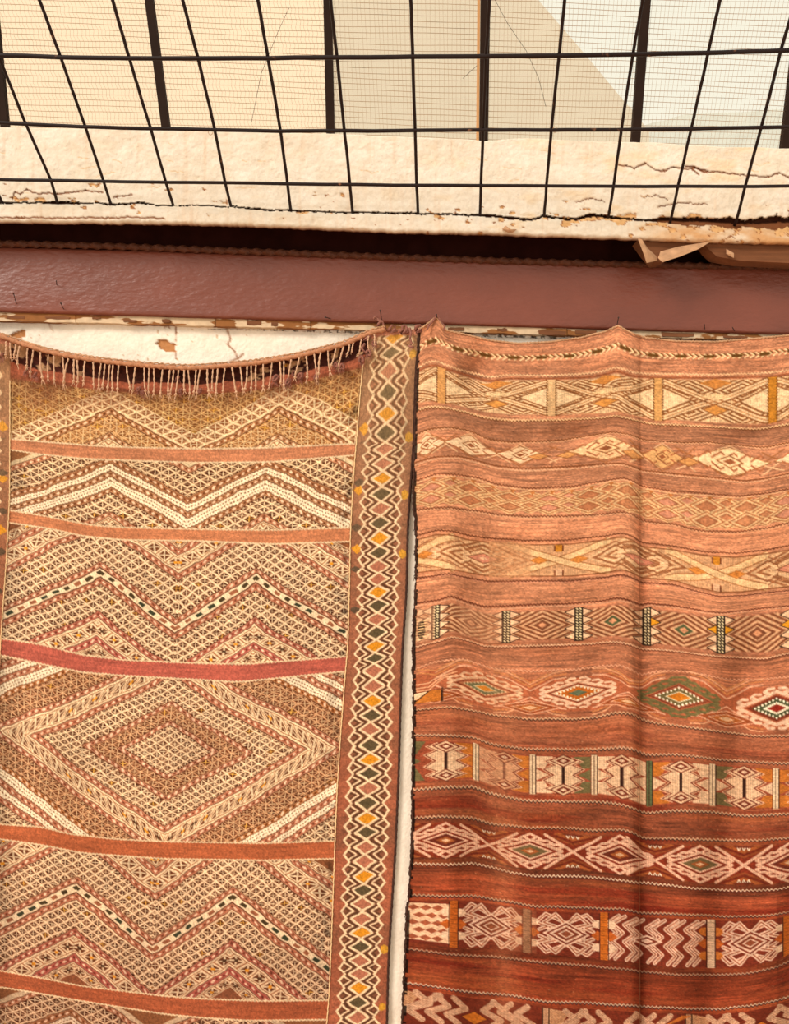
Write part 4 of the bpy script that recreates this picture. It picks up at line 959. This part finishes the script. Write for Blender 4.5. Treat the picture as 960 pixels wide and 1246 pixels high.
# ---- band D: tan ground, broad cream crossings, crooked scrolls
d0, d1 = 653, 692; dm = (d0 + d1) / 2
fill_band(d0 + 2, d1 - 1, (212, 156, 112), stripes=.06)
for cx in (588, 778, 964): K.loz(cx, dm, 66, 24, [(1 - .11 * q, (226, 176, 130) if q % 2 == 0 else (156, 98, 62)) for q in range(8)], .5, (U0R, U1R, d0 + 2, d1 - 2))
for cx in (500, 590, 680, 778, 872, 964):
    for sy in (-1, 1):
        for k in range(3):
            xx = cx + (-30 + 26 * k if cx != 680 and cx != 872 else 900)
            K.line([(xx - 12, dm + sy * (3 + k)), (xx, dm + sy * 8), (xx + 12, dm + sy * (2)), (xx + 4, dm + sy * 1)], 2.2, (236, 188, 142), .7)
            K.line([(xx - 14, dm + sy * (5 + k)), (xx, dm + sy * 11), (xx + 14, dm + sy * (4))], 1.2, (140, 86, 52), .2)
            K.line([(xx - 16, dm + sy * (9 + k)), (xx, dm + sy * 15), (xx + 16, dm + sy * (8))], 1.2, (150, 92, 58), .2)
for cx in (680, 872, 490):
    for sy in (-1, 1):
        K.line([(cx - 60, dm - sy * 17), (cx, dm), (cx + 60, dm + sy * 17)], 6.5, (234, 188, 136), .8)
        for o_ in (-4, 4): K.line([(cx - 60, dm - sy * 17 + o_), (cx, dm + o_), (cx + 60, dm + sy * 17 + o_)], 1.1, (160, 102, 60), .3)
    for sx in (-1, 1): K.loz(cx + sx * 24, dm, 13, 4.6, [(1, (168, 104, 50)), (.85, (204, 126, 58))], .6)
    for y, c_ in ((d0 + 6, (196, 124, 38)), (d1 - 4, (226, 172, 132))):
        K.poly([(cx - 6, y - 4), (cx + 6, y - 4), (cx + 6, y + 3), (cx - 6, y + 3)], BR); K.poly([(cx - 4, y - 5), (cx + 4, y - 5), (cx + 4, y + 4), (cx - 4, y + 4)], c_, .7)
for cx in (588, 778, 964): K.loz(cx, dm, 22, 6, [(1, (130, 76, 46)), (.84, (202, 128, 100)), (.3, (226, 172, 132))], .6)
for sg in (d0 + 1, d1 - 1):
    K.line([(U0R, sg), (U1R, sg)], 1.3, (134, 80, 48))
ribs(U0R, U1R, d0, d1, .07)
wsh = K.win(595, d0, 645, d1); K.c[wsh] = K.c[wsh] * .35 + np.array((196, 140, 98)) * .65 * (1 + .1 * fbm(Ug[wsh] / 2, Vg[wsh] / 2, 244))[..., None]
# ---- band E: nested diamonds between black and cream ladders
e0, e1 = 731, 771; em = (e0 + e1) / 2
fill_band(e0 + 1, e1, (176, 112, 82), stripes=.04)
postsE = [530, 616, 704, 787, 877, 966]
cells = [(503, 530)] + list(zip(postsE[:-1], postsE[1:])) + [(966, 1022)]
for i, (xa, xb) in enumerate(cells):
    cx = (xa + xb) / 2; w = (xb - xa) / 2; cl = (xa, xb, e0, e1)
    if i == 0: cx = 500; w = 40
    rings = []
    for k in range(12): rings.append((2.0 - k * .155, (206, 154, 114) if k % 2 == 0 else (126, 72, 46)))
    K.loz(cx, em, w * .86, 17, rings, .5, cl)
    K.loz(cx, em, w * .26, 6.5, [(1, (82, 84, 54) if i in (3, 4) else (120, 70, 46)), (.5, (206, 140, 100))], .7)
    for sx, xp in ((1, xa + 5), (-1, xb - 5)):
        for j, y in enumerate((e0 + 5, e0 + 15, e0 + 25, e0 + 35)):
            K.poly([(xp, y - 4.2), (xp + sx * 11, y), (xp, y + 4.2)], (234, 186, 146) if not (j == 1 and i in (4, 5)) else (214, 140, 34), .8)
            K.line([(xp, y - 4.8), (xp + sx * 12, y), (xp, y + 4.8)], .9, BK)
for xp in postsE:
    K.poly([(xp - 5.5, e0 - 1), (xp + 5.5, e0 - 1), (xp + 5.5, e1 + 1), (xp - 5.5, e1 + 1)], (52, 38, 28), .9)
    for y in np.arange(e0 + .5, e1, 3.4): K.line([(xp - 2.4, y), (xp - 1.2, y + 1)], 1.8, (220, 196, 150), 1.1); K.line([(xp + 1.6, y), (xp + 2.8, y + 1)], 1.8, (220, 196, 150), 1.1)
ws2 = K.win(503, e0, 528, e1); K.c[ws2] = K.c[ws2] * .5 + np.array((206, 148, 110)) * .5
K.poly([(508, 748), (515, 745), (518, 760), (514, 768), (509, 765)], BK, .5)
for y in range(746, 768, 3): K.line([(506, y), (520, y + 1)], 1.0, (226, 182, 130))
ws2 = K.win(560, e0, 606, e1); K.c[ws2] = K.c[ws2] * .6 + np.array((196, 140, 104)) * .4
# ---- hooked diamonds (bands F and H)
def hooked(cx, cy, rx, ry, body, rings, th=3.0, n=3, edge=(120, 52, 32)):
    for sx in (-1, 1):
        for sy in (-1, 1):
            A = (cx + sx * rx, cy); Bp = (cx, cy + sy * ry)
            K.line([A, Bp], th, body, .8)
            for k in range(n):
                t = (k + .55) / n
                x = A[0] + (Bp[0] - A[0]) * t; y = A[1] + (Bp[1] - A[1]) * t
                K.line([(x, y), (x + sx * 8, y + sy * 2.2)], th, body, .8)
                K.line([(x + sx * 8, y + sy * 2.2), (x + sx * 3, y + sy * 5.4), (x - sx * 4, y + sy * 5.4)], th * .82, body, .8)
    K.loz(cx, cy, rx * .80, ry * .80, [(1, edge)], .2)
    K.loz(cx, cy, rx * .72, ry * .72, rings, .8)
def wdots(cx, cy, rx, ry, col=(244, 226, 196), r=1.0):
    for sx in (-1, 1):
        for sy in (-1, 1):
            for t in np.linspace(0, 1, 7): 
                x = cx + sx * rx * (1 - t); y = cy + sy * ry * t; K.line([(x - .3, y), (x + .3, y)], 2 * r, col, 1.2)
f0, f1 = 813, 856; fm = 834
cxF = [(590, 'g'), (703, 'o'), (826, 'G'), (945, 'g2'), (1062, 'o')]
fill_band(f0 + 3, f1 - 1, (170, 92, 60), stripes=.03)
nodes = [(530, fm - 2), (645, fm), (765, fm), (884, fm - 2), (1004, fm)]
for (xa, ya), (xb, yb) in zip(nodes[:-1], nodes[1:]):
    xm = (xa + xb) / 2
    for o_, col in ((0, (222, 162, 128)), (4.5, (192, 118, 70)), (8, (214, 150, 110))):
        for sy in (-1, 1):
            for x_, y_ in ((xa, ya), (xb, yb)):
                sgn = 1 if x_ == xa else -1
                K.line([(x_, y_ + sy * (4 + o_)), (x_ + sgn * 28, y_ + sy * (17 + o_)), (x_ + sgn * 44, y_ + sy * (19 + o_))], 1.5, col, .6)
for x_, y_ in nodes:
    K.loz(x_, y_ + 17, 40, 9, [(1, (214, 152, 118)), (.86, (150, 74, 40)), (.6, (206, 150, 118)), (.5, (170, 92, 44)), (.26, (222, 172, 130))], .4)
    for s_ in (0, 5): K.line([(x_ - 22, y_ - 22 + s_ - 2), (x_, y_ - 12 + s_ - 2), (x_ + 22, y_ - 22 + s_ - 2)], 1.4, (198, 128, 78), .4)
for cx, kd in cxF:
    if kd == 'g': hooked(cx, fm, 45, 13, (226, 176, 138), [(1, (186, 116, 78)), (.8, (110, 104, 72)), (.45, (206, 190, 150)), (.36, (200, 120, 40))], 2.8); wdots(cx, fm, 25, 7.5, (214, 180, 140), .8)
    if kd == 'o': hooked(cx, fm, 46, 14, (232, 184, 150), [(1, (224, 176, 140)), (.85, (184, 96, 32)), (.36, (96, 104, 78))], 3); wdots(cx, fm, 25, 8.2)
    if kd == 'G': hooked(cx, fm, 48, 15.5, (110, 96, 58), [(1, (150, 84, 58)), (.85, (106, 90, 54)), (.5, (226, 210, 176)), (.42, (196, 112, 30))], 3.6, 4); wdots(cx, fm, 28, 9)
    if kd == 'g2': hooked(cx, fm + 2, 48, 15.5, (228, 182, 150), [(1, (120, 50, 32)), (.88, (76, 78, 50)), (.44, (226, 210, 176)), (.34, (146, 40, 26))], 3.4); wdots(cx, fm + 2, 26, 9); wdots(cx, fm + 2, 15, 5)
K.poly([(503, 841), (538, 841), (538, 855), (503, 855)], (190, 110, 44), .5); K.poly([(503, 841), (522, 841), (503, 852)], CR, .6); K.line([(522, 841), (505, 853)], 1.5, BK); K.line([(538, 840), (538, 855)], 2.2, BK); K.line([(503, 841), (560, 841)], 1.2, BR)
for s_ in (0, 5, 9): K.line([(503, 829 + s_), (522, 831 + s_), (540, 822 + s_ * .6), (556, 816 + s_)], 1.5, (228, 166, 124), .5)
# ---- band G: hourglass figures with toothed flanks
g0, g1 = 908, 956; gm = (g0 + g1) / 2
fill_band(g0, g1, (146, 70, 46), stripes=.03)
postsG = [(493, 'w'), (579, 'w'), (648, 'w'), (723, 'w'), (790, 'g'), (867, 'w'), (944, 'w'), (1020, 'w')]
fillc = [(GRN, ORG), (None, ORG), (CRL, GRN), (CRL, CRL), (ORG, CRL), (GRN, ORG), (ORG, ORG)]
tanb = (222, 178, 140)
for i, ((xa, _), (xb, _)) in enumerate(zip(postsG[:-1], postsG[1:])):
    cx = {0: 543}.get(i, (xa + xb) / 2); cl0 = max(xa, U0R); body = tanb if i != 1 else (196, 140, 104)
    lf, rf = fillc[i]
    lf = lf or body
    # corner fills
    for sx, xp, fc in ((-1, xa + 3, lf), (1, xb - 3, rf)):
        for k, (ya, yb) in enumerate(((g0 + 1, gm - 9), (gm - 8, gm + 8), (gm + 9, g1 - 1))):
            col = fc if k != 1 else ((222, 178, 140) if i in (3, 4, 5) else fc)
            dx = -sx * (22 if k != 1 else 17)
            K.poly([(xp, ya), (xp + dx, (ya + yb) / 2), (xp, yb)] if k == 1 else ([(xp, g0 + 1), (xp + dx, g0 + 1), (xp + dx * .5, gm - 8), (xp, gm - 8)] if k == 0 else [(xp, gm + 8), (xp + dx * .5, gm + 8), (xp + dx, g1 - 1), (xp, g1 - 1)]), col, .6)
    hw = min(34, (xb - xa) / 2 - 5)
    pr = [(2, 9), (7, 22), (11.5, 7 + 5), (17, 22 + 2), (24, 13), (31, 24), (36.5, 12), (41, 22), (46, 9)]
    pr = [(y, x * hw / 30) for y, x in pr]
    L_ = [(cx - x, g0 + y) for y, x in pr]; R_p = [(cx + x, g0 + y) for y, x in pr]
    K.poly([(cx - 5, g0)] + L_ + [(cx - 5, g1)] + [(cx + 5, g1)] + R_p[::-1] + [(cx + 5, g0)], (106, 44, 28), .3)
    K.poly([(cx - 3, g0)] + [(x + 3.4, y) for x, y in L_] + [(cx - 3, g1)] + [(cx + 3, g1)] + [(x - 3.4, y) for x, y in R_p[::-1]] + [(cx + 3, g0)], body, .8)
    for q in (L_, R_p):
        K.line(q, 1.0, (226, 170, 132), .5)
    K.line([(cx, g0 + 12), (cx, g1 - 12)], 4.0 if i != 1 else 3, (52, 28, 20) if i != 1 else (110, 66, 50), .9)
    for cy in (g0 + 6, g1 - 6):
        K.loz(cx, cy, 17, 8, [(1, (106, 46, 30)), (.84, body), (.55, (110, 48, 32)), (.26, (226, 184, 150))], .9)
for i, (xp, kd) in enumerate(postsG):
    c_ = (226, 192, 154) if kd == 'w' else (86, 92, 60)
    K.poly([(xp - 3.4, g0 - 1), (xp + 3.4, g0 - 1), (xp + 3.4, g1 + 1), (xp - 3.4, g1 + 1)], c_, .9)
    K.line([(xp, g0), (xp, g1)], .8, (70, 40, 28)); K.line([(xp + 3.9, g0), (xp + 3.9, g1)], 1.1, (60, 32, 22)); K.line([(xp - 3.9, g0), (xp - 3.9, g1)], 1.0, (100, 52, 34))
ribs(U0R, U1R, g0, g1, .13)
ws3 = K.win(584, g0, 606, g1); K.c[ws3] = K.c[ws3] * .62 + np.array((186, 128, 94)) * .38
# ---- band H: hooked diamonds joined by cream crossings
h0, h1 = 1003, 1046; hm = (h0 + h1) / 2
fill_band(h0 + 1, h1 - 1, (118, 44, 26), stripes=.03)
hx = [543, 645, 754, 852, 960]; cross = [490, 595, 697, 797, 905, 1010]
for x in cross:
    for cy, fl_ in ((h0 + 1, 1), (h1 - 1, -1)):
        K.loz(x, cy, 40, 13, [(1, (134, 66, 36)), (.82, (106, 40, 24)), (.60, (150, 78, 40)), (.34, (106, 46, 28))], .3, (U0R, U1R, h0, h1))
        for k in (-6, 0, 6): K.line([(x + k - 1.6, cy + fl_ * 2), (x + k, cy + fl_ * 4.5), (x + k + 1.6, cy + fl_ * 2)], 1.3, (232, 206, 176), .9)
for xa, xb in zip(cross[:-1], cross[1:]):
    for sy in (-1, 1):
        K.line([(xa - 34, hm - sy * 20), (xa, hm), (xa + 34, hm + sy * 20)], 3.2, (220, 168, 138), .8)
        K.line([(xb - 34, hm - sy * 20), (xb, hm), (xb + 34, hm + sy * 20)], 3.2, (220, 168, 138), .8)
for i, cx in enumerate(hx):
    inn_ = (98, 40, 26) if i % 2 == 0 else (104, 84, 54)
    hooked(cx, hm, 39, 14, (220, 168, 138), [(1, (222, 170, 140)), (.80, inn_), (.42, (150, 80, 40)), (.2, (220, 170, 130))], 3.2, 3, (118, 44, 26))
    for cy in (h0 + 4.5, h1 - 4.5): K.loz(cx, cy, 11, 5.5, [(1, (222, 170, 140)), (.45, (118, 44, 26))], .8)
ribs(U0R, U1R, h0, h1, .12)
# ---- band I: panels
i0, i1 = 1099, 1152; im = (i0 + i1) / 2
fill_band(i0, i1, (112, 44, 28), stripes=.02)
DL = (214, 172, 146); RB = (112, 46, 30)
K.poly([(497, i0 + 2), (549, i0 + 3), (549, i1 - 3), (497, i1 - 4)], (222, 178, 142), .7)
for r in range(5):
    for c_ in range(3): K.loz(511 + c_ * 13 + (r % 2) * 6.5 - 2, i0 + 8 + r * 9.4, 6.8, 3.6, [(1, (150, 78, 52))], .2)
def stepped(pts, c_=DL, w=4.6):
    K.line(pts, w, c_, .8); K.line(pts, w * .3, (150, 84, 58), .4)
def xpanel(xa, xb, two=False):
    cx = (xa + xb) / 2; hw = (xb - xa) / 2 - 2
    for d in (0, 12):
        for sy in (-1, 1):
            stepped([(cx - hw + 4 + d, im - sy * 4 + 0), (cx - hw + 14 + d, im - sy * 8), (cx - hw + d * .8, im - sy * 13), (cx - hw + 12 + d, im - sy * 24), (cx - d * 0, im - sy * (13 - d * .2)), (cx + hw - 12 - d, im - sy * 24), (cx + hw - d * .8, im - sy * 13), (cx + hw - 14 - d, im - sy * 8), (cx + hw - 4 - d, im - sy * 4)])
    K.loz(cx, im, hw * .78, 15.5, [(1, DL), (.86, RB), (.72, DL), (.56, (120, 56, 36)), (.36, DL), (.26, (130, 66, 42))], .8)
xpanel(560, 636); xpanel(650, 728); xpanel(874, 952)
for xa in (750, 772, 798, 822, 846):
    ys = [i0 + 2, i0 + 12, i0 + 21, i0 + 31, i0 + 41, i0 + 51]
    for o_ in (0, 8): stepped([(xa - 8 * (k % 2) * 1.6 + 8 - o_ + (3 if k in (0, 5) else 0), y) for k, y in enumerate(ys)], DL, 4.2)
K.loz(787, im, 20, 7, [(1, DL), (.7, RB), (.4, DL)], .8)
for xp, c_ in ((553, (184, 92, 34)), (641, (146, 104, 76)), (735, (190, 98, 32)), (865, (214, 176, 144)), (958, (186, 96, 34))):
    for sx in (-1, 1):
        for y in (i0 + 13, i0 + 40):
            K.poly([(xp + sx * 5, y - 5), (xp + sx * 12, y - 4), (xp + sx * 15, y), (xp + sx * 12, y + 4), (xp + sx * 5, y + 5)], (222, 182, 150) if xp != 865 else (180, 100, 40), .8)
        K.loz(xp + sx * 8, im, 8, 6, [(1, (176, 86, 34))], .5)
    K.poly([(xp - 4.5, i0 - 1), (xp + 4.5, i0 - 1), (xp + 4.5, i1 + 1), (xp - 4.5, i1 + 1)], c_, .9)
    for y in np.arange(i0, i1, 2.6): K.line([(xp - 4, y), (xp + 4, y)], .7, tuple(.78 * q for q in c_), .6)
    for s_ in (-5.4, 5.4): K.line([(xp + s_, i0), (xp + s_, i1)], 1.2, (70, 34, 22))
ws4 = K.win(622, i0, 652, i1); K.c[ws4] = K.c[ws4] * .65 + np.array((150, 96, 66)) * .35
# ---- band J: large stippled hooks
j0, j1 = 1216, 1272
fill_band(j0, j1, (108, 42, 26), stripes=.02)
JC = (206, 162, 130)
for cx in (578, 752, 926):
    K.poly([(cx - 85, j0), (cx - 60, j0 + 4), (cx - 88, j1)], (196, 146, 106), .6)
    for sx in (-1, 1):
        for k, d in enumerate((16, 36, 56)):
            K.line([(cx + sx * (d + 8), j0 + 3), (cx + sx * (d - 6), j0 + 14), (cx + sx * (d + 16), j0 + 24), (cx + sx * (d + 2), j0 + 34)], 7.0, JC, .8)
        K.line([(cx + sx * 22, j0 + 2), (cx + sx * 78, j0 + 40)], 6.5, JC, .8) if sx > 0 else K.line([(cx - 84, j0 + 32), (cx - 40, j0 + 3)], 8, JC, .8)
    K.loz(cx, j0 + 24, 17, 9, [(1, (90, 34, 22)), (.85, (190, 104, 34))], .7)
for xp in (497, 664, 838, 1012):
    K.poly([(xp - 3, j0), (xp + 3, j0), (xp + 3, j1), (xp - 3, j1)], (200, 154, 118), .8); K.line([(xp + 4, j0), (xp + 4, j1)], 1.5, BK); K.line([(xp - 4, j0), (xp - 4, j1)], 1.5, BK)
K.poly([(842, j0 + 2), (830, j0 + 2), (800, j0 + 20)], (184, 100, 40), .5)
sl = K.win(U0R, j0, U1R, j1); st_ = (np.sin(Ug[sl] * 2.9) * np.sin(Vg[sl] * 2.9 + Ug[sl] * 1.4) > .35) & (K.c[sl].mean(-1) > 140); K.c[sl][st_] = (140, 78, 52)

# wear: a bleached greyish ridge, fading at the upper left, dirt
ridge = gauss(Ug, 612 - (Vg - 900) * 0, 20) * np.clip((Vg - 640) / 120, 0, 1) * (.6 + .4 * fbm(Ug / 12, Vg / 30, 250))
K.c = K.c * (1 - .34 * ridge[..., None]) + np.array((190, 130, 90)) * .34 * ridge[..., None]
K.c *= (1 + .06 * fbm(Ug / 45, Vg / 40, 251))[..., None]
rc, rh, ru, rv = K.done()
nn_ = 1 + .24 * fbm(np.broadcast_to(ru[None], rc.shape[:2]) / 2.2, np.broadcast_to(rv[:, None], rc.shape[:2]) / 1.1, 252, 2)
rc = np.clip(rc * nn_[..., None], 0, 255)
edge_d = (ru[None] < 506.5) & (fbm(np.broadcast_to(rv[:, None], rc.shape[:2]) / 9, 0 * rc[..., 0], 253) > -.25); rc[edge_d] = rc[edge_d] * .3
rx, ry = right_xy(ru, rv)
down = np.clip((ry - 420) / 160, 0, 1)
dr = 0.066 + 0.016 * gauss(rx, 546, 22) * down - 0.010 * gauss(rx, 604, 26) * np.clip((ry - 500) / 200, 0, 1) + 0.006 * gauss(rx, 668, 34)
# the sharp vertical fold near the middle
lf_ = np.where(rx < 778, np.exp(-((778 - rx) / 30.0)), 0); rt_ = np.where(rx >= 778, np.exp(-((rx - 778) / 14.0)), 0)
fs = np.clip((ry - 470) / 220, 0.25, 1)
dr = dr + fs * (0.014 * lf_ * (1 - np.exp(-((778 - rx) / 6.0).clip(0, 50))) * 2.0 - 0.008 * gauss(rx, 780, 9) - 0.014 * rt_) + 0.010 * np.clip((rx - 790) / 60, 0, 1) * fs
dr = dr + 0.016 * gauss(rx + (ry - 900) * .12, 850, 30) * np.clip((ry - 620) / 200, 0, 1) - 0.024 * gauss(rx + (ry - 900) * .10, 898, 20) * np.clip((ry - 700) / 150, 0, 1) + .010 * gauss(rx + (ry - 1150) * .25, 936, 20) * np.clip((ry - 900) / 120, 0, 1) - .045 * np.clip((rx - 945) / 30, 0, 1) * np.clip((ry - 1040) / 100, 0, 1)
# pull folds running down from the two pinned peaks
dr = dr - 0.022 * gauss(rx, 580, 17) * gauss(ry, 450, 24) + 0.006 * gauss(rx - (ry - 390) * .35, 533, 9) * gauss(ry, 420, 60) - .013 * gauss(rx, 700, 30) * gauss(ry, 532, 16) - .015 * gauss(rx, 905, 30) * gauss(ry, 540, 22) + .006 * gauss(rx, 752, 26) * gauss(ry, 440, 60)
# faint sideways ripples
for yc, xc, a_ in ((520, 640, .006), (575, 700, -.004), (640, 620, .005), (712, 660, .004), (800, 640, -.004), (812, 590, .005), (880, 700, .004), (985, 660, .005), (1075, 700, .004), (1190, 640, .006), (1110, 920, .005), (640, 880, .005), (700, 900, -.005), (900, 870, .005), (1190, 850, .004)):
    dr = dr + a_ * gauss(rx, xc, 70) * gauss(ry - (rx - xc) * .05, yc, 15)
dr = dr + 0.0075 * fbm(rx / 60, ry / 70, 260) + 0.0030 * fbm(rx / 22, ry / 22, 261) + 0.0007 * fbm(rx / 40, ry / 2.6, 262)
dr = 0.066 + (dr - 0.066) * 1.65 - 0.030 * (1 - np.exp(-np.clip(ry - 430, 0, 2000) / 110))
dr = np.where(ry < 412, np.maximum(dr, 0.064), (.009 + np.log1p(np.exp(np.clip((dr - .009) / .006, -40, 40))) * .006))
dr = dr - .012 * np.exp(-np.clip(rx - 503, 0, 99) / 10) * np.clip((ry - 560) / 100, 0, 1) - .026 * np.exp(-np.clip(rx - 503, 0, 99) / 8) * np.clip((600 - ry) / 100, 0, 1) * np.clip((ry - 392) / 12, 0, 1) + 0.0009 * rh
RIGHT = P(rx, ry, D - dr)
kr = empty('striped_kilim', RIGHT[0, 250]); tag(kr, 'red-brown striped kilim with hooked diamond bands and a sharp vertical fold, pinned to the beam', 'rug')
o = grid_obj('woven_field', RIGHT, lin(rc), M['kilim'], extra=[back_sheet(RIGHT, 0, .006)]); under(o, kr)
RA = lambda u, v, off=0.0: at_uv(RIGHT, ru, rv, u, v) + np.array((0, -off, 0))
v, f = tube([RA(u, 402, .001) + np.array((0, 0, .0006 * math.sin(u * 1.5))) for u in np.arange(503, 1022, 1.9)], .0027, 6, True, lambda k, a: 1 + .25 * math.sin(k * 2.6 + a)); under(mesh_obj('top_cord', v, f, M['torn']), kr)
for u in (503, 1021):
    v, f = tube([RA(u, v_, .000) for v_ in np.arange(404, 1262, 2.6)], [.0032 + .0012 * math.sin(i * 2.3) + .001 * math.sin(i * .7) for i in range(len(np.arange(404, 1262, 2.6)))], 6); under(mesh_obj('selvedge', v, f, M['selvedge_dark']), kr)
g = random.Random(5)
for k in range(26):                                       # broken tufts along the dark edge
    v_ = g.choice((g.uniform(640, 700), g.uniform(740, 780), g.uniform(560, 1240))); p0 = RA(503, v_, .002)
    v, f = tube([p0 + np.array((.003, 0, .004)), p0 + np.array((-g.uniform(.001, .006), -.001, g.uniform(-.004, .003))), p0 + np.array((-g.uniform(.0, .007), 0, -g.uniform(.004, .010)))], [.0022, .0018, .0007], 4)
    under(mesh_obj('edge_tuft', v, f, M['selvedge_dark']), kr)
pts = [(519, 402), (522, 396), (526, 391), (530, 386), (532, 385), (535, 389), (538, 394), (541, 397), (540, 402)]
v, f = tube([P(x, y, float(RA(531, 403)[1]) - .003) for x, y in pts], [.0026, .003, .003, .0034, .003, .003, .003, .0042, .003], 7, True, lambda k, a: 1 + .2 * math.sin(a * 2 + k * 2)); under(mesh_obj('peak_cord', v, f, M['knot']), kr)

# ================================================================== NAILS
def nail(x0, y0, x1, y1, lab, d0=.004, d1=.0, r=.0012, head=True, yb_=None):
    ys = yb_ if yb_ else YB
    p0 = P(x0, y0, ys - .022 - d0); p1 = P(x1, y1, ys + .004)
    parts = [tube([p0, p1], [r, r * .8], 6)]
    if head: dv = (p1 - p0) / np.linalg.norm(p1 - p0); parts.append(tube([p0 - dv * .0012, p0 + dv * .0006], r * 2.0, 8))
    v, f = merge(*parts); tag(mesh_obj('nail', v, f, M['nail']), lab, 'nail', 'nails in the brown beam')
nail(752.5, 386.5, 750.5, 397, 'long bent pin holding the middle peak of the striped kilim', .03, yb_=YB - .022)
nail(462.5, 378, 465, 392, 'thin pin above the curled knot at the corner of the fringed kilim', .03, yb_=YB - .022)
nail(16.5, 357, 20.5, 372, 'leaning dark pin in the beam, lowest at its far left end')
nail(74, 369, 78, 377, 'short slanted pin near the bottom edge of the beam above the chipped plaster')
nail(68.5, 341.5, 69, 347.5, 'tiny upright pin halfway up the beam near its left end', head=False)
nail(857, 394.5, 857.5, 401, 'small pin low in the beam between the two right-hand diamond columns', head=False)
nail(891, 398, 894, 403, 'small pin low in the beam, last one towards the right', head=False)
nail(396, 386, 403, 388, 'hooked pin at the bottom of the beam above the sagging fringe', r=.0014)
nail(531, 383, 532, 389, 'pin head at the left peak of the striped kilim', .03, yb_=YB - .022)
